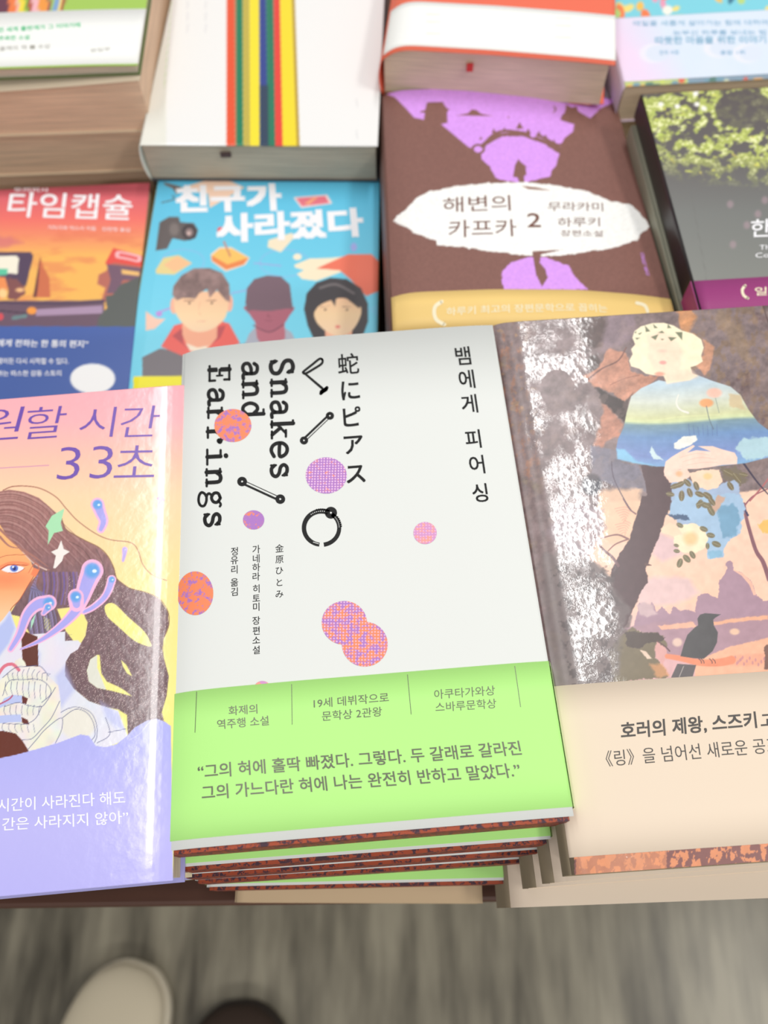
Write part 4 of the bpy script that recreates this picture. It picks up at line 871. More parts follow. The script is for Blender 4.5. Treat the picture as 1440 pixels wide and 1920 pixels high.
    p.poly(ZB([(200, 930), (230, 900), (480, 890), (505, 940), (490, 1030), (440, 1085), (370, 1115), (300, 1110), (240, 1060), (205, 1000)]), sk, 1.5, smooth=True)
    hr = lambda x, y: np.array((134, 110, 108))[None] * (.82 + .5 * fbm(x, y, 12, 4, 3))[:, None]
    p.poly(ZB([(190, 910), (195, 860), (240, 800), (310, 760), (400, 758), (470, 785), (510, 850), (515, 950), (490, 940), (440, 880), (400, 925), (385, 875), (340, 900), (320, 930), (250, 925), (215, 940)]), hr, 1.5, smooth=False)
    for x in (285, 412): p.ell(*ZB([(x, 955)])[0], 2.2, 1.6, (70, 50, 50)); p.line(ZB([(x - 30, 942), (x + 24, 940)]), 1.2, (140, 100, 90))
    p.line(ZB([(345, 950), (340, 1010), (352, 1020)]), 1, (240, 170, 140)); p.line(ZB([(325, 1060), (375, 1058)]), 1.3, (236, 160, 140))
    # shadowed boy
    p.poly(ZB([(600, 1180), (620, 1130), (660, 1085), (800, 1080), (860, 1120), (880, 1160), (900, 1300), (600, 1300)]), (176, 180, 196), 1.5)
    p.poly(ZB([(655, 1060), (820, 1060), (825, 1150), (780, 1200), (700, 1200), (665, 1150)]), (190, 112, 128), 1.5)
    p.poly(ZB([(605, 970), (860, 970), (845, 1030), (800, 1090), (735, 1115), (680, 1090), (625, 1020)]), (178, 104, 122), 1.5, smooth=True)
    p.poly(ZB([(600, 950), (610, 870), (650, 820), (720, 800), (800, 805), (850, 850), (860, 930), (868, 990), (840, 985), (735, 1000), (640, 995), (610, 1000)]), (124, 100, 112), 1.5)
    p.line(ZB([(645, 1080), (735, 1118), (815, 1075)]), 2, (120, 74, 92)); p.line(ZB([(712, 1052), (750, 1052)]), 1.3, (120, 66, 84)); p.line(ZB([(732, 1010), (726, 1032), (742, 1030)]), 1, (140, 80, 96))
    # girl
    p.poly(ZB([(985, 1160), (950, 1080), (930, 990), (945, 900), (1000, 840), (1080, 812), (1170, 820), (1250, 870), (1290, 960), (1290, 1060), (1250, 1170)]), (74, 70, 74), 1.5)
    p.poly(ZB([(1050, 1100), (1200, 1100), (1200, 1220), (1050, 1220)]), (250, 186, 156), 1.5)
    p.poly(ZB([(990, 1000), (1050, 950), (1180, 920), (1240, 960), (1250, 1020), (1200, 1110), (1120, 1140), (1050, 1110), (1000, 1060)]), sk, 1.5, smooth=True)
    p.poly(ZB([(960, 960), (1000, 880), (1090, 850), (1200, 870), (1250, 960), (1240, 985), (1170, 930), (1110, 920), (1105, 975), (1075, 925), (1010, 970), (985, 1010)]), (74, 70, 74), 1.5)
    p.line(ZB([(1020, 870), (1110, 850), (1210, 900)]), 4, (140, 132, 134), alpha=.8, soft=3)
    for x in (1050, 1172): p.ell(*ZB([(x, 993)])[0], 2.2, 1.7, (60, 46, 46)); p.line(ZB([(x - 26, 975), (x + 24, 973)]), 1.1, (120, 90, 86))
    p.ell(*ZB([(1120, 1088)])[0], 4.5, 3, (240, 140, 130)); 
    p.poly([(250, 706), (360, 704), (360, 800), (250, 800)], (250, 240, 40), 1); p.poly([(250, 738), (360, 735), (360, 800), (250, 800)], (245, 240, 240), 1)
    p.poly(ZB([(1180, 1400), (1500, 1400), (1500, 1360), (1180, 1370)]), (250, 240, 40), 1)
    return p.out()
blue = Surf(-.078, (297, 337), (712, 333), 'top', L=.176, prof=[(0, -.6), (8, 0), (120, 0), (133, -.6)])
rt = root('paperback_novel', blue, 'sky blue novel with three cartoon heads and white title, second row behind the white novel', 'book')
fc = sheet('front_cover', blue, 0, blue.W, 0, blue.L, 230, 250, SATIN, rt, colfun=paint_blue)
book_body(blue, .02, rt, PAGE, mat('yellow_green_card', (186, 180, 110), .5))
WI = mat('ink_white', (250, 250, 255), .4)
V = Vec(blue, .0001)
V.text('친구가', ZB([(215, 442)])[0], ZB([(800, 430)])[0], ZB([(215, 300)])[0], bold=.055)
V.build('title_lettering', WI, fc, 'thick white lettering'); V = Vec(blue, .0001)
V.text('사라졌다', ZB([(445, 612)])[0], ZB([(1262, 575)])[0], ZB([(445, 462)])[0], bold=.055)
V.build('title_lettering', WI, fc, 'thick white lettering')
s2 = Surf(-.0985, (292, 339), (712, 335), 'top', L=.176)
plain_book(s2, .026, 'olive covered book lying below the sky blue novel', mat('olive_card', (120, 112, 70), .5), PAGE)

# ================================================================== red sunset novel (second row, left)
ZC = lambda p: zz(p, 0, 300, 4.0)
def paint_red(X, Y):
    p = Paint(X, Y, (0, 0, 0))
    p.vgrad([(325, (150, 62, 72)), (355, (160, 66, 78)), (372, (226, 106, 116)), (410, (246, 120, 112)), (440, (248, 146, 110)), (480, (252, 190, 100)), (560, (250, 190, 96))])
    n = fbm(X, Y * 3.2, 60, 7, 4); m = np.clip((n - .5) * 5, 0, 1)[:, None] * np.clip((Y - 415) / 30, 0, 1)[:, None]
    p.C = p.C * (1 - m * .45) + np.array((232, 120, 90)) * m * .45
    m = np.clip((n - .48) * 5, 0, 1)[:, None] * np.clip((372 - Y) / 10, 0, 1)[:, None]; p.C = p.C * (1 - m * .35) + np.array((196, 84, 96)) * m * .35
    p.poly(ZC([(-100, 560), (80, 580), (180, 620), (0, 660), (-100, 680)]), (214, 110, 130), 8, .6, warp=(4, 20))
    # hoarding, buildings, flyover
    p.poly(ZC([(-60, 690), (230, 690), (250, 720), (195, 945), (-60, 950)]), (88, 70, 96), 1.5); p.poly(ZC([(-60, 720), (125, 718), (142, 740), (130, 855), (60, 850), (-60, 870)]), (250, 244, 226), 1.5); p.poly(ZC([(-60, 812), (60, 818), (55, 862), (-60, 870)]), (96, 206, 168), 1.5)
    p.poly(ZC([(-60, 870), (40, 880), (60, 950), (30, 1040), (-60, 1050)]), (246, 150, 90), 3); p.poly(ZC([(60, 880), (130, 900), (190, 960), (190, 1000), (120, 1050), (60, 1040)]), (136, 84, 84), 2, warp=(3, 4))
    p.ell(*ZC([(20, 1000)])[0], 8, 9, (252, 214, 150), soft=4); p.ell(*ZC([(150, 975)])[0], 8, 4, (250, 196, 140), soft=3)
    p.poly(ZC([(255, 1030), (300, 720), (325, 800), (370, 880), (378, 1030)]), (212, 116, 80), 1.5); p.poly(ZC([(245, 1030), (288, 800), (302, 715), (290, 900), (275, 1030)]), (120, 70, 66), 1.5)
    p.poly(ZC([(740, 860), (800, 830), (860, 680), (1060, 740), (1060, 1100), (760, 1060), (790, 960), (730, 930)]), (190, 110, 96), 2)
    p.poly(ZC([(790, 770), (850, 660), (1070, 720), (1065, 800), (860, 770), (800, 790)]), (236, 84, 76), 1.5); p.line(ZC([(890, 710), (960, 722), (1035, 740)]), 14, (252, 190, 196)); p.line(ZC([(905, 712), (960, 722), (1022, 738)]), 6, (236, 96, 96))
    p.poly(ZC([(800, 780), (1060, 810), (1055, 900), (920, 900), (880, 1000), (800, 1000), (830, 900)]), (122, 92, 112), 1.5); p.poly(ZC([(910, 820), (1045, 840), (1045, 870), (915, 855)]), (246, 196, 120), 2)
    p.poly(ZC([(-60, 1055), (600, 1055), (780, 1045), (790, 1260), (-60, 1260)]), (110, 86, 104), 1.5); p.line(ZC([(0, 1070), (400, 1078), (780, 1060)]), 4, (86, 66, 90)); p.poly(ZC([(270, 1120), (770, 1090), (770, 1150), (270, 1170)]), (176, 148, 178), 2); p.line(ZC([(0, 1130), (200, 1150)]), 3, (80, 62, 80))
    p.ell(*ZC([(238, 1130)])[0], 9, 7, (250, 160, 70), soft=2); p.ell(*ZC([(5, 1175)])[0], 5, 7, (220, 80, 90)); p.line(ZC([(100, 1185), (190, 1170)]), 7, (110, 150, 150), alpha=.8)
    p.poly(ZC([(1060, 870), (960, 910), (900, 940), (850, 1010), (790, 1020), (800, 1110), (740, 1180), (720, 1270), (1080, 1270)]), (94, 98, 96), 2, warp=(2, 6))
    p.poly(ZC([(-200, 1245), (1100, 1250), (1100, 2400), (-200, 2400)]), (72, 100, 172), 1)
    p.ell(*ZC([(695, 1640)])[0], 42, 28, (250, 250, 252), soft=1.5)
    return p.out()
red = Surf(-.078, (242, 720), (281, 342), 'right', W=.13, L=None)
ex = .186 - red.L; red.o = red.o - red.uy * ex; red.L = .186
rt = root('paperback_novel', red, 'red and orange sunset novel with a navy lower band, second row, left edge', 'book')
fc = sheet('front_cover', red, 0, red.W, 0, red.L, 200, 260, SATIN, rt, colfun=paint_red)
book_body(red, .022, rt, PAGE, mat('dark_olive_card', (86, 78, 48), .5), spine_side='left')
V = Vec(red, .0001)
V.text('타임캡슐', ZC([(58, 425)])[0], ZC([(1000, 452)])[0], ZC([(60, 240)])[0], bold=.012, slant=.12)
V.text('오리히사', ZC([(105, 240)])[0], ZC([(365, 242)])[0], ZC([(105, 208)])[0])
V.text('기타가와 야스시 지음', ZC([(358, 522)])[0], ZC([(720, 530)])[0], ZC([(358, 490)])[0])
V.text('김현정 옮김', ZC([(765, 532)])[0], ZC([(975, 540)])[0], ZC([(765, 502)])[0])
V.build('title_lettering', WI, fc, 'white lettering'); V = Vec(red, .0001)
V.text('에게 전하는 한 통의 편지”', ZC([(-20, 1398)])[0], ZC([(665, 1408)])[0], ZC([(-20, 1345)])[0], bold=.02, slant=.15)
V.text('생이든 다시 시작할 수 있다.', ZC([(-20, 1530)])[0], ZC([(515, 1532)])[0], ZC([(-20, 1485)])[0], bold=.015)
V.text('하는 따스한 감동 스토리', ZC([(-20, 1622)])[0], ZC([(460, 1620)])[0], ZC([(-20, 1580)])[0], bold=.015)
V.build('quote_lettering', WI, fc, 'white lettering')
s2 = Surf(-.1005, (252, 722), (288, 345), 'right', W=.13, L=.16); s2.o = s2.o - s2.uy * .02
plain_book(s2, .024, 'dark olive book lying under the red sunset novel', mat('dark_olive_card', (86, 78, 48), .5), PAGE)

# ================================================================== brown and violet novel (second row, middle)
ZK = lambda p: zz(p, 700, 150, 2.4828)
def paint_brown(X, Y):
    p = Paint(X, Y, (136, 96, 88)); vi = (222, 160, 250)
    W = (1.6, 6)
    p.poly(ZK([(30, -20), (1130, -20), (1120, 105), (1060, 130), (1010, 178), (900, 115), (880, 190), (935, 205), (930, 240), (890, 270), (870, 310), (850, 300), (700, 240), (560, 250), (500, 300), (465, 322), (440, 310), (315, 205), (345, 200), (342, 130), (322, 105), (250, 105), (240, 145), (236, 185), (190, 175), (150, 130), (100, 80), (50, 62)]), vi, 1.5)
    p.poly(ZK([(500, 340), (530, 300), (600, 262), (700, 262), (800, 300), (865, 345), (850, 400), (830, 420), (825, 448), (740, 470), (700, 478), (620, 470), (570, 455), (540, 400), (505, 370)]), vi, 1.5, warp=W)
    br = (136, 96, 88)
    p.poly(ZK([(218, 145), (242, 140), (250, 104), (325, 102), (330, 130), (354, 135), (345, 150), (220, 152)]), br, 1.2)
    p.poly(ZK([(390, 165), (440, 155), (460, 136), (480, 140), (500, 156), (555, 168)]), br, 1.2); p.ell(*ZK([(488, 322)])[0], 13, 10, br); p.ell(*ZK([(488, 322)])[0], 8, 6, vi)
    p.line(ZK([(505, 310), (550, 262), (600, 238), (660, 240), (720, 250), (780, 262), (850, 300), (880, 300)]), 5, br)
    for x, y, r in ((560, 240, 5), (610, 232, 4), (650, 250, 5), (680, 220, 8), (720, 246, 7), (770, 248, 4), (800, 270, 6), (840, 292, 5), (500, 270, 3), (628, 170, 2)): p.poly(ZK([(x - r * 2, y + 8), (x, y - r * 3), (x + r * 2.4, y + 6)]), br, 1)
    p.ell(*ZK([(745, 255)])[0], 6, 5, vi); p.poly(ZK([(835, 118), (852, 130), (850, 145), (832, 155), (846, 138)]), br, 1)
    p.poly(ZK([(870, 185), (880, 160), (900, 150), (895, 115), (920, 130), (945, 122), (960, 160), (930, 205), (900, 195)]), br, 1.2)
    p.poly(ZK([(675, 368), (690, 385), (710, 400), (712, 440), (700, 450), (706, 495), (688, 500), (672, 455), (650, 450), (660, 395)]), br, 1.2)
    p.poly(ZK([(92, 655), (160, 590), (200, 550), (270, 515), (400, 492), (560, 478), (700, 476), (850, 490), (1000, 520), (1100, 560), (1200, 580), (1240, 620), (1285, 680), (1240, 720), (1230, 745), (1100, 785), (980, 800), (900, 815), (760, 820), (560, 800), (430, 780), (300, 768), (290, 745), (190, 715), (160, 690)]), (252, 252, 250), 1.5, warp=(3, 9))
    p.poly(ZK([(600, 890), (640, 850), (720, 825), (800, 825), (910, 865), (930, 905), (960, 940), (1000, 975), (610, 975), (598, 940)]), vi, 1.5, warp=W)
    p.poly(ZK([(740, 798), (880, 790), (780, 812), (775, 850), (800, 880), (812, 920), (785, 962), (755, 900), (748, 850)]), br, 1.2); p.poly(ZK([(690, 492), (760, 500), (830, 515), (720, 508)]), (150, 110, 96), 1.5)
    p.tex(.05, 3, 4, 2)
    return p.out()
def pf(W): return smooth_prof([(0, -9), (3, -5.2), (8, -2.6), (16, -1.0), (30, -.3), (60, 0), (95, -.6), (120, -2), (W, -3.6)], 60)
brown = Surf(-.050, (721, 172), (1147, 190), 'top', W=.1385, L=.19, prof=smooth_prof([(0, -3.5), (4, -1.2), (12, 0), (50, 0), (90, -2.5), (120, -7.5), (138.5, -12)], 60), profb=[(0, 17), (190, 0)])
for _s in (brown,):
    t = math.radians(1.65); _s.ux = np.array([math.cos(t), math.sin(t)]); _s.uy = np.array([-_s.ux[1], _s.ux[0]]); _s.o = np.array([-.0076, .4309]) - _s.uy * _s.L; _s.rot = t
rt = root('hardback_novel', brown, 'brown novel with violet silhouettes, white oval title and yellow band, second row, centre right', 'book')
fc = sheet('front_cover', brown, 0, brown.W, 0, brown.L, 240, 280, MATTE, rt, colfun=paint_brown)
BRC = mat('brown_jacket', (136, 96, 88), .5)
book_body(brown, .040, rt, PAGE, BRC, bow=.0015)
_, bb = brown.inv(np.array([900.]), np.array([544.])); print('bb', bb)
YB = mat('band_yellow', (250, 214, 134), .5)
pb = sheet('paper_band', brown, 0, brown.W, .004, float(bb[0]), 60, 4, YB, rt, e=.0003, label='yellow paper band')
V = Vec(brown, .0001)
V.text('해변의', ZK([(325, 620)])[0], ZK([(640, 608)])[0], ZK([(325, 548)])[0]); V.text('카프카', ZK([(350, 735)])[0], ZK([(668, 728)])[0], ZK([(350, 655)])[0])
V.build('title_lettering', mat('ink_brown', (120, 78, 66), .5), fc, 'brown lettering on the white oval'); V = Vec(brown, .0001)
V.text('2', ZK([(716, 686)])[0], ZK([(780, 686)])[0], ZK([(716, 620)])[0], bold=.01)
V.build('volume_number', mat('ink_brown', (120, 78, 66), .5), fc, 'brown figure 2'); V = Vec(brown, .0001)
V.text('무라카미', ZK([(812, 612)])[0], ZK([(1070, 612)])[0], ZK([(812, 570)])[0]); V.text('하루키', ZK([(858, 685)])[0], ZK([(1055, 682)])[0], ZK([(858, 642)])[0]); V.text('장편소설', ZK([(872, 728)])[0], ZK([(1068, 730)])[0], ZK([(872, 700)])[0])
V.build('author_lettering', mat('ink_brown', (120, 78, 66), .5), fc, 'small brown lettering')
V = Vec(brown, .0001); V.vtext('김춘미옮김', [(1204, 478), (1206, 486), (1208, 494), (1211, 504), (1213, 512)], 9); V.build('translator_lettering', mat('ink_violet_pale', (222, 160, 250), .5), fc, 'small violet lettering')
V = Vec(brown, .0004)
V.text('하루키 최고의 장편문학으로 꼽히는', ZK([(340, 1100)])[0], ZK([(1090, 1085)])[0], ZK([(340, 1062)])[0], bold=.01)
V.build('band_lettering', mat('ink_cream', (255, 246, 214), .4), pb, 'cream lettering'); V = Vec(brown, .0004)
V.line(ZK([(318, 1035), (290, 1055), (283, 1085), (295, 1120), (330, 1140)]), 7, True); V.build('laurel_mark', mat('ink_cream', (255, 246, 214), .4), pb); V = Vec(brown, .0004); V.line(ZK([(1225, 1040), (1262, 1052), (1276, 1080)]), 6, True)
V.build('laurel_mark', mat('ink_cream', (255, 246, 214), .4), pb)
s2 = Surf(-.0905, (716, 176), (1158, 196), 'top', W=.131, L=.18, turn=2.6)
s2.o = brown.o.copy(); s2.W = brown.W; s2.ux = brown.ux; s2.uy = brown.uy
plain_book(s2, .034, 'brown covered book below the brown and violet novel', BRC, PAGE, name='hardback_novel', bow=.001)

# ================================================================== dark foliage novel (second row, right edge)
ZF = lambda p: zz(p, 1140, 120, 3.84)
def paint_fol(X, Y):
    p = Paint(X, Y, (0, 0, 0)); p.vgrad([(140, (92, 84, 84)), (300, (104, 100, 100)), (400, (122, 124, 122)), (520, (134, 136, 132))])
    n = fbm(X, Y * 1.3, 40, 21, 3); f = fbm(X * 1.1 + Y * .7, Y * 1.5 - X * .45, 17, 27, 4); g = fbm(X * 1.6, Y * 2.2, 7, 33, 3)
    edge = np.interp(X, [1195, 1240, 1300, 1360, 1440, 1500], [300, 330, 350, 350, 360, 360])
    hole = ((X - 1395) ** 2 / 55 ** 2 + (Y - 205) ** 2 / 36 ** 2) < 1
    dens = np.clip((edge - Y) / 70, 0, 1) * np.where(hole, .15, 1)
    m = np.clip((f + .35 * n - .62) * 9, 0, 1) * dens
    c = np.array((150, 160, 84))[None] * (1 - g[:, None]) + np.array((226, 238, 130))[None] * g[:, None]
    p.C = p.C * (1 - m[:, None]) + c * m[:, None]
    m2 = np.clip((g * f - .36) * 14, 0, 1) * dens; p.C = p.C * (1 - m2[:, None]) + np.array((244, 246, 190)) * m2[:, None]
    for x, y in ((380, 290), (500, 305), (630, 215), (640, 190), (640, 290), (690, 320)): p.ell(*ZF([(x, y)])[0], 5, 4, (252, 250, 246), soft=2)
    r = np.random.RandomState(3)
    for k in range(60):
        x, y = r.uniform(1215, 1440), r.uniform(160, 350); a = r.uniform(-.5, 1.2); L_ = r.uniform(5, 11)
        if ((x - 1395) / 55) ** 2 + ((y - 205) / 36) ** 2 < 1: continue
        p.line([(x, y), (x + L_ * math.cos(a), y + L_ * math.sin(a))], (3.4, .8), (198 + r.randint(40), 212 + r.randint(30), 110), alpha=.85)
    for x, y in ((880, 1010), (1000, 1160), (1080, 1080), (900, 1300), (1130, 980)): p.ell(*ZF([(x, y)])[0], 6, 7, (176, 150, 160), alpha=.6, soft=4)
    p.line([(1285, 300), (1325, 525)], 1.6, (112, 112, 110), alpha=.5, soft=2)
    return p.out()
fol = Surf(-.030, (1203, 177), (1300, 526), 'lefttop', W=.132, L=.178)
rt = root('hardback_novel', fol, 'dark novel with sunlit yellow green foliage and magenta band, second row, right edge', 'book')
fc = sheet('front_cover', fol, 0, fol.W, 0, fol.L, 170, 240, SATIN, rt, colfun=paint_fol)
BK = mat('black_spine', (40, 34, 36), .35)
book_body(fol, .0152, rt, PAGE, BK, bow=-.0008)
_, bb = fol.inv(np.array([1310.]), np.array([527.]))
MG = mat('band_magenta', (164, 62, 130), .5)
pb = sheet('paper_band', fol, 0, fol.W, .004, float(bb[0]), 30, 4, MG, rt, e=.0003, label='magenta paper band')
o_ = [fol.P(-.0016, b_) for b_ in (.004, float(bb[0]))]
v = [tuple(o_[0] + (0, 0, .0002)), tuple(o_[1] + (0, 0, .0002)), tuple(o_[1] - (0, 0, .0148)), tuple(o_[0] - (0, 0, .0148))]
v += [tuple(np.array(q) + np.array([.0004 * fol.ux[0], .0004 * fol.ux[1], 0])) for q in v]
mk('band_side', v, [(0, 1, 2, 3), (7, 6, 5, 4), (0, 4, 5, 1), (1, 5, 6, 2), (2, 6, 7, 3), (3, 7, 4, 0)], MG, pb)
V = Vec(fol, .0001); V.text('한강', ZF([(1025, 1250)])[0], ZF([(1330, 1240)])[0], ZF([(1030, 1120)])[0], bold=.01)
V.text('The', ZF([(1090, 1338)])[0], ZF([(1200, 1334)])[0], ZF([(1090, 1305)])[0]); V.text('Con', ZF([(1062, 1396)])[0], ZF([(1200, 1390)])[0], ZF([(1062, 1362)])[0])
V.build('title_lettering', mat('ink_white', (250, 250, 255), .4), fc, 'white lettering')
V = Vec(fol, .0004); V.text('일본', ZF([(1055, 1672)])[0], ZF([(1250, 1664)])[0], ZF([(1055, 1612)])[0], bold=.01); V.build('band_lettering', mat('ink_cream', (255, 246, 214), .4), pb, 'cream lettering'); V = Vec(fol, .0004); V.line(ZF([(985, 1600), (965, 1630), (975, 1670), (1005, 1690)]), 5, True)
V.build('laurel_mark', mat('ink_cream', (255, 246, 214), .4), pb)
s2 = Surf(-.0455, (1196, 240), (1290, 560), 'lefttop', W=.132, L=.172); s2.o = fol.o - fol.ux * .0022 + fol.uy * .001; s2.ux = fol.ux; s2.uy = fol.uy
plain_book(s2, .012, 'grey green hardback directly beneath the dark foliage novel', mat('grey_green_card', (150, 150, 132), .5), PAGE, name='hardback_novel', bow=-.0005)
s3 = Surf(-.058, (1196, 240), (1290, 560), 'lefttop', W=.13, L=.172); s3.o = fol.o + fol.ux * .004 + fol.uy * .001; s3.ux = fol.ux; s3.uy = fol.uy
plain_book(s3, .066, 'thick dark book at the bottom of the foliage novel pile', BK, PAGE, name='hardback_novel', bow=-.0005)

# ================================================================== white book with painted coloured stripes (back row)
ZT = lambda p: zz(p, 0, 0, 2.0)
def paint_str(X, Y):
    p = Paint(X, Y, (246, 246, 246))
    p.C[:] = np.where((X < 312)[:, None], np.array((240, 240, 232)), p.C)
    rows = [(425, 424.5, 440, 441, (238, 92, 58)), (440, 441, 443, 444, (176, 130, 90)), (443, 443.5, 455, 456, (40, 130, 96)), (455, 456, 468, 470, (200, 182, 84)), (468, 469, 486, 487, (252, 232, 60)),
            (486, 487, 499, 503, (60, 76, 150)), (499, 502, 513, 517, (48, 128, 100)), (513, 516, 525, 531, (236, 74, 66)), (525, 530, 547, 557, (250, 226, 56)), (547, 556, 553, 562, (190, 160, 64))]
    for a, b, c, d, col in rows: p.poly([(a, -300), (c, -300), (c, 0), (d, 272), (d + 1, 300), (b, 300), (b, 272), (a, 0)], col, 1.5)
    p.poly([(487, 160), (503, 160), (504, 300), (488, 300)], (58, 74, 92), 4, .9)
    p.line([(322, 0), (308, 165)], 1, (190, 226, 160), alpha=.8)
    for x in (352, 386): 
        for k in range(3): p.line([(x, 2 + k * 22), (x - 1, 16 + k * 22)], 3.5, (228, 228, 232), alpha=.7)
    for y in (185, 245): p.line([(668, y), (670, y + 14)], 3, (226, 226, 228), alpha=.7)
    return p.out()
stripe = Surf(-.0520, (262, 272), (708, 274), 'bottom', L=.19)
rt = root('paperback_novel', stripe, 'white book with a vertical bundle of coloured painted stripes, back row', 'book')
sheet('front_cover', stripe, 0, stripe.W, 0, stripe.L, 240, 120, mat('print_gloss_white', None, .15, attr=True), rt, colfun=paint_str)
book_body(stripe, .0255, rt, GREY, mat('dark_card', (72, 76, 84), .4), bow=.001, spine_m=mat('cream_white_spine', (240, 240, 228), .5))
v, f = box(0, 0, 0, .006, .0012, .003); q = stripe.P(.045, -.0006)
mk('ribbon_end', [(x + q[0], y + q[1], z + q[2] - .008) for x, y, z in v], f, mat('ribbon_dark', (80, 60, 60), .7), rt, label='short dark ribbon marker')
s2 = Surf(-.0782, (268, 290), (712, 292), 'bottom', L=.185); s2.o = stripe.o + stripe.uy * .004; s2.W = stripe.W
plain_book(s2, .045, 'dark covered hardback under the white striped book', mat('dark_card', (72, 76, 84), .4), GREY, name='hardback_novel')

# ================================================================== green book with white band (back row, left)
def paint_green(X, Y):
    p = Paint(X, Y, (170, 208, 96)); 
    p.poly([(-200, -300), (20, -300), (20, 36), (-200, 40)], (110, 60, 80), 2)
    for a, b, c in ((16, 30, (246, 130, 70)), (30, 36, (250, 190, 180)), (36, 47, (250, 226, 70)), (47, 53, (120, 180, 70)), (53, 60, (190, 80, 70)), (60, 72, (250, 190, 200)), (72, 90, (248, 160, 70)), (90, 95, (150, 80, 90)), (95, 105, (130, 170, 220)), (105, 112, (250, 226, 130)), (112, 118, (170, 60, 60))):
        t = 6 if a > 90 else 0; p.poly([(a + t * 1.5, -300), (b + t * 1.5, -300), (b + t, 0), (b, 24), (b, 60), (a, 60), (a, 24), (a + t, 0)], c, 1.5)
    return p.out()
green = Surf(-.022, (258, 122), (276, 0), 'right', W=.135, L=None, prof=smooth_prof([(0, 0), (60, 0), (110, -.3), (135, -1)], 20), )
green.L = .19
rt = root('paperback_novel', green, 'green illustrated book with white paper band, back row, left edge, topmost of its pile', 'book')
sheet('front_cover', green, 0, green.W, 0, green.L, 90, 90, SATIN, rt, colfun=paint_green)
_, bb = green.inv(np.array([258., 200.]), np.array([17., 19.])); print('gb', bb)
WB = mat('band_white', (252, 253, 251), .45)
pb = sheet('paper_band', green, 0, green.W + .0002, .0012, float(bb.mean()), 40, 4, WB, rt, e=.0003, label='white paper band')
book_body(green, .007, rt, PAGEW, mat('green_card', (98, 116, 70), .5))
V = Vec(green, .0004); V.text('전 세계 출판계가 그 이야기에', ZT([(-6, 124)])[0], ZT([(302, 104)])[0], ZT([(-6, 106)])[0], bold=.02); V.text('주목한 소설', ZT([(-4, 156)])[0], ZT([(112, 150)])[0], ZT([(-4, 138)])[0], bold=.01)
V.build('band_headline', mat('ink_mint', (70, 206, 140), .5), pb, 'mint green lettering')
V = Vec(green, .0004); V.text('올해의 책 ■ 수상', ZT([(0, 194)])[0], ZT([(190, 184)])[0], ZT([(0, 176)])[0]); V.build('band_lettering', mat('ink_pale_grey', (170, 168, 160), .5), pb, 'small grey lettering'); V = Vec(green, .0004); V.text('편집부', ZT([(340, 200)])[0], ZT([(414, 192)])[0], ZT([(340, 186)])[0])
V.build('band_lettering', mat('ink_pale_grey', (170, 168, 160), .5), pb, 'small grey lettering')
# the pages of the next copy fan out in a sagging curve
TAN = mat('page_edges_tan', (236, 204, 176), .85, lines=(30, 30, 3600)); TCARD = mat('tan_card', (222, 204, 178), .6)
def thick(z, T, px, label, sag, shift=0.0):
    s = Surf(z, px, (px[0] + 18, px[1] - 122), 'right', W=.135, L=.19, prof=smooth_prof([(0, -sag), (40, -sag), (80, -sag * .8), (110, -sag * .4), (135, 0)], 30))
    s.L = .19; return s
g2 = Surf(-.0295, (262, 150), (280, 30), 'right', W=.136, L=.19, prof=smooth_prof([(0, -4.5), (50, -4.2), (90, -2.6), (136, 0)], 30)); g2.o[1] += 0.0; 
plain_book(g2, .034, 'thick book with tan page edges, back row left, under the green book', TCARD, TAN, name='thick_paperback')
g3 = Surf(-.0642, (291, 272), (306, 150), 'right', W=.137, L=.19); g3.o = g2.o + np.array([0.0, .0012])
plain_book(g3, .030, 'second thick tan paged book, back row left, just above the red novel', TCARD, TAN, name='thick_paperback')
g4 = Surf(-.0945, (291, 272), (306, 150), 'right', W=.137, L=.185); g4.o = g2.o + np.array([-.006, .004])
plain_book(g4, .029, 'dark covered book at the bottom of the back left pile', mat('dark_card', (72, 76, 84), .4), TAN, name='thick_paperback')

# ================================================================== orange book with white band (back row)
opf = smooth_prof([(0, -7), (3, -3.2), (8, -1.0), (14, 0), (60, 0), (110, -1.2), (136, -2.4)], 60)
orange = Surf(-.024, (717, 112), (1154, 123), 'bottom', L=.19, prof=opf)
ORC = mat('orange_card', (240, 112, 84), .4)
rt = root('hardback_novel', orange, 'orange red hardback with wide white band and red ribbon, back row', 'book')
sheet('front_cover', orange, 0, orange.W, 0, orange.L, 60, 10, ORC, rt)
_, bb = orange.inv(np.array([760., 1100.]), np.array([4., 28.])); _, b0 = orange.inv(np.array([900.]), np.array([99.])); print('ob', bb, b0)
pb = sheet('paper_band', orange, 0, orange.W, .0035, float(bb.mean()), 60, 8, WB, rt, e=.0004, label='wide white paper band')
V = Vec(orange, .0005)
for y in (30, 44, 66): V.line([(800, y - 2), (1070, y + 6)], 1.6)
V.build('band_lettering', mat('ink_faint', (244, 238, 220), .5), pb, 'faint cream print')
book_body(orange, .030, rt, PAGE, ORC, bow=.001, inset=.003)
for _o in rt.children:
    if _o.name.startswith('back_cover'): _o.location.y += .004
v, f = box(0, 0, 0, .0036, .0012, .0045); q = orange.P(.0475, .002)
mk('ribbon_end', [(x + q[0], y + q[1] - .0012, z + q[2] - .012) for x, y, z in v], f, mat('ribbon_red', (206, 56, 48), .7), rt, label='red ribbon marker end')
s2 = Surf(-.0545, (717, 112), (1154, 123), 'bottom', L=.186); s2.o = orange.o + orange.uy * .004; s2.ux = orange.ux; s2.uy = orange.uy; s2.W = orange.W - .007
plain_book(s2, .034, 'hardback beneath the orange red book, just behind the brown novel', ORC, PAGE, name='hardback_novel')
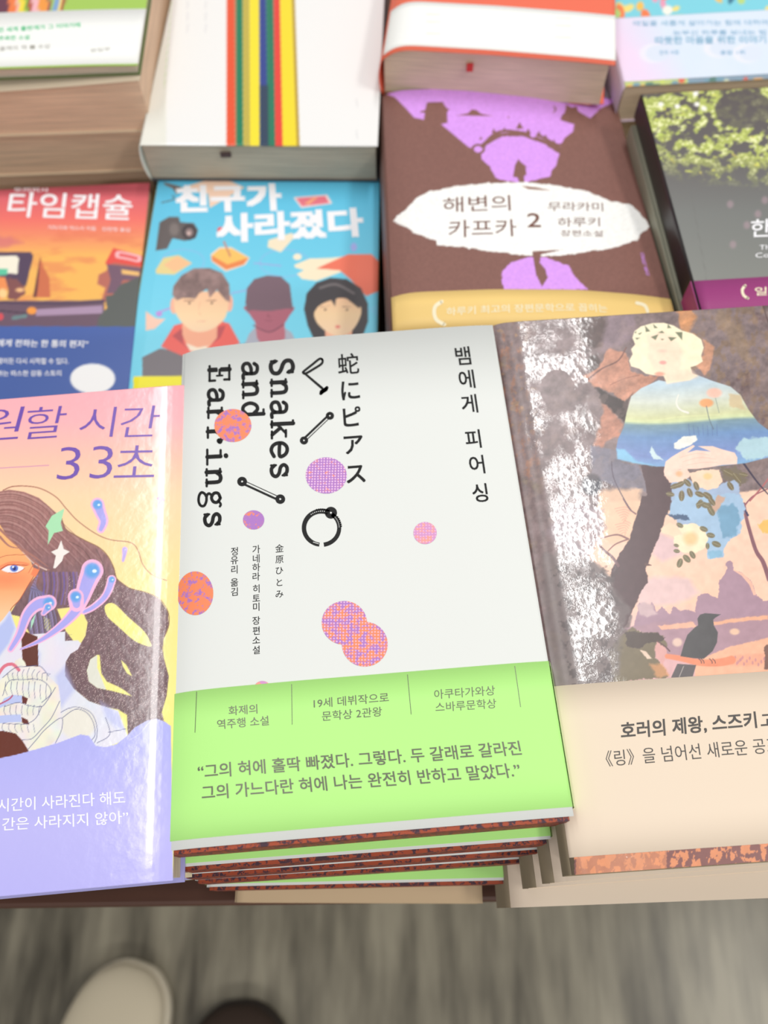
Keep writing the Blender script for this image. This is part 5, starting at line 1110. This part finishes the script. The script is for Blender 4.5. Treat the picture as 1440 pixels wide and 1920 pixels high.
s2 = Surf(-.089, (717, 112), (1154, 123), 'bottom', L=.184); s2.o = orange.o + orange.uy * .006; s2.ux = orange.ux; s2.uy = orange.uy; s2.W = orange.W - .007
plain_book(s2, .035, 'lowest hardback of the pile under the orange red book', ORC, PAGE, name='hardback_novel')

# ================================================================== pastel book (back row, right edge)
def paint_pas(X, Y):
    p = Paint(X, Y, (130, 214, 232)); r = np.random.RandomState(5)
    cs = [(250, 196, 90), (246, 226, 130), (240, 160, 190), (250, 130, 80), (80, 160, 190), (60, 120, 150), (190, 220, 130), (250, 246, 236)]
    for k in range(70): p.ell(r.uniform(1120, 1480), r.uniform(-140, 34), r.uniform(5, 15), r.uniform(4, 9), cs[r.randint(8)], rot=r.uniform(0, 3), soft=2)
    p.poly([(1140, 136), (1290, 136), (1290, 190), (1140, 190)], (196, 210, 130), 3); p.poly([(1290, 130), (1500, 130), (1500, 190), (1290, 190)], (136, 158, 178), 3)
    for k in range(26): p.ell(1170 + k * 12, r.uniform(148, 168), r.uniform(4, 12), r.uniform(4, 7), [(206, 220, 110), (246, 180, 90), (226, 236, 200), (90, 130, 120), (120, 160, 180), (230, 100, 80)][r.randint(6)], soft=2)
    return p.out()
def paint_pasb(X, Y):
    p = Paint(X, Y, (226, 236, 252)); m = np.clip((1250 - X + .6 * (Y - 60)) / 90, 0, 1)[:, None]; p.C = p.C * (1 - m) + np.array((246, 222, 250)) * m
    n = fbm(X, Y, 40, 3)[:, None]; p.C = p.C * (1 - .25 * n) + np.array((200, 226, 250)) * .25 * n
    for x, y in ((1225, 100), (1345, 90), (1400, 100)): p.ell(x, y, 26, 18, (240, 240, 252), soft=4, alpha=.8); p.ell(x + 8, y, 22, 15, (222, 232, 250), soft=4, alpha=.9)
    return p.out()
pas = Surf(-.043, (1172, 162), (1440, 147), 'bottom', W=.135, L=.19)
rt = root('paperback_novel', pas, 'pale blue and lilac book with pastel band, back row, right edge', 'book')
sheet('front_cover', pas, 0, pas.W, 0, pas.L, 150, 120, SATIN, rt, colfun=paint_pas)
_, bb = pas.inv(np.array([1150., 1440.]), np.array([30., 24.])); _, b0 = pas.inv(np.array([1172., 1440.]), np.array([152., 140.])); print('pb', bb, b0)
pb = sheet('paper_band', pas, -.0002, pas.W, float(b0.mean()), float(bb.mean()), 100, 60, SATIN, rt, e=.0003, colfun=paint_pasb, label='lilac and pale blue paper band')
book_body(pas, .024, rt, PAGE, mat('pale_lilac_card', (226, 208, 232), .5))
V = Vec(pas, .0005)
V.text('매일을 새롭게 살아가는 힘에 대하여', (1187, 50), (1440, 48), (1187, 40)); V.text('눈부신 하루를 보내는 법', (1262, 67), (1436, 66), (1262, 58)); V.text('따뜻한 마음을 위한 이야기', (1228, 84), (1436, 82), (1228, 70), bold=.02)
V.text('전국 서점', (1236, 104), (1272, 103), (1236, 96)); V.text('종합 1위', (1350, 104), (1396, 103), (1350, 96))
V.build('band_lettering', mat('ink_sky', (150, 196, 224), .5), pb, 'pale blue lettering')
s2 = Surf(-.0675, (1172, 162), (1440, 147), 'bottom', W=.135, L=.186); s2.o = pas.o + pas.uy * .003 
plain_book(s2, .028, 'cream paged book under the pale blue and lilac book', mat('pale_lilac_card', (226, 208, 232), .5), PAGE)
s2 = Surf(-.096, (1172, 162), (1440, 147), 'bottom', W=.135, L=.186); s2.o = pas.o + pas.uy * .005 
plain_book(s2, .028, 'lowest book of the pile under the pale blue and lilac book', mat('grey_green_card', (150, 150, 132), .5), PAGE)

# ================================================================== shoes on the floor
def shoe(tip_px, yaw, colr, sole_c, label, name, cat_, W=.098, L=.28):
    H = .052
    tip = bp(*tip_px, FZ + .025)
    rt = bpy.data.objects.new(name, None); COL.objects.link(rt)
    rt.matrix_world = Matrix.Translation((tip[0], tip[1], FZ)) @ Matrix.Rotation(yaw, 4, 'Z')
    rt['label'] = label; rt['category'] = cat_
    def loft(nm, secs, m, sub=2):
        v = []; f = []; n = 20
        for (y, hw, z0, z1, ox, flat) in secs:
            for k in range(n):
                t = 2 * math.pi * k / n; c, s_ = math.cos(t), math.sin(t)
                x = ox + hw * math.copysign(abs(c) ** .8, c); z = z0 + (z1 - z0) * (.5 + .5 * math.copysign(abs(s_) ** flat, s_))
                v.append((x, y, z))
        for i in range(len(secs) - 1):
            for k in range(n): f.append((i * n + k, (i + 1) * n + k, (i + 1) * n + (k + 1) % n, i * n + (k + 1) % n))
        f.append(tuple(range(n))); f.append(tuple(reversed(range((len(secs) - 1) * n, len(secs) * n))))
        o = mk(nm, v, f, m, None, smooth=True); o.parent = rt
        md = o.modifiers.new('s', 'SUBSURF'); md.levels = sub; md.render_levels = sub; return o
    w = W / 2
    up = [(-.004, w * .20, .016, .03, 0, .8), (-.008, w * .42, .014, .036, 0, .8), (-.022, w * .74, .012, .044, 0, .8), (-.045, w * .93, .012, .050, 0, .8), (-.08, w * 1.0, .012, .058, 0, .8), (-.12, w * .93, .012, .07, 0, .8), (-.16, w * .78, .012, .085, 0, .8), (-.2, w * .7, .012, .095, 0, .8), (-.25, w * .72, .012, .095, 0, .8), (-.272, w * .5, .014, .09, 0, .8), (-.278, w * .2, .02, .08, 0, .8)]
    loft('upper', up, mat('shoe_' + name, colr, .7, bump=(300, .2, .0005)))
    so = [(0, w * .22, 0, .018, 0, .3), (-.004, w * .46, 0, .02, 0, .3), (-.02, w * .8, 0, .021, 0, .3), (-.045, w * 1.0, 0, .021, 0, .3), (-.08, w * 1.06, 0, .021, 0, .3), (-.13, w * .96, 0, .021, 0, .3), (-.18, w * .8, 0, .023, 0, .3), (-.25, w * .8, 0, .025, 0, .3), (-.278, w * .55, 0, .025, 0, .3), (-.284, w * .22, 0, .025, 0, .3)]
    loft('sole', so, mat('sole_' + name, sole_c, .6))
    for k in range(5):
        y = -.105 - k * .02; zt = .064 + k * .0075
        vv = []; ff = []; 
        for i in range(9):
            u = (i / 8 - .5) * 2; 
            for dy in (-.003, .003): vv.append((u * w * .45, y + dy, zt + .004 - .012 * u * u))
        for i in range(8): ff.append((2 * i, 2 * i + 2, 2 * i + 3, 2 * i + 1))
        o = mk('lace', vv, ff, mat('sole_' + name, sole_c, .6), None); o.parent = rt
        md = o.modifiers.new('t', 'SOLIDIFY'); md.thickness = .002
    return rt
shoe((262, 1804), math.radians(-17), (226, 214, 188), (236, 226, 204), 'off white rounded shoe toe on the grey floor, bottom left of the photo', 'canvas_shoe', 'shoe', .118)
shoe((448, 1876), math.radians(3), (58, 42, 32), (44, 34, 28), 'dark brown shoe toe on the floor, right of the off white shoe', 'leather_shoe', 'shoe', .124)
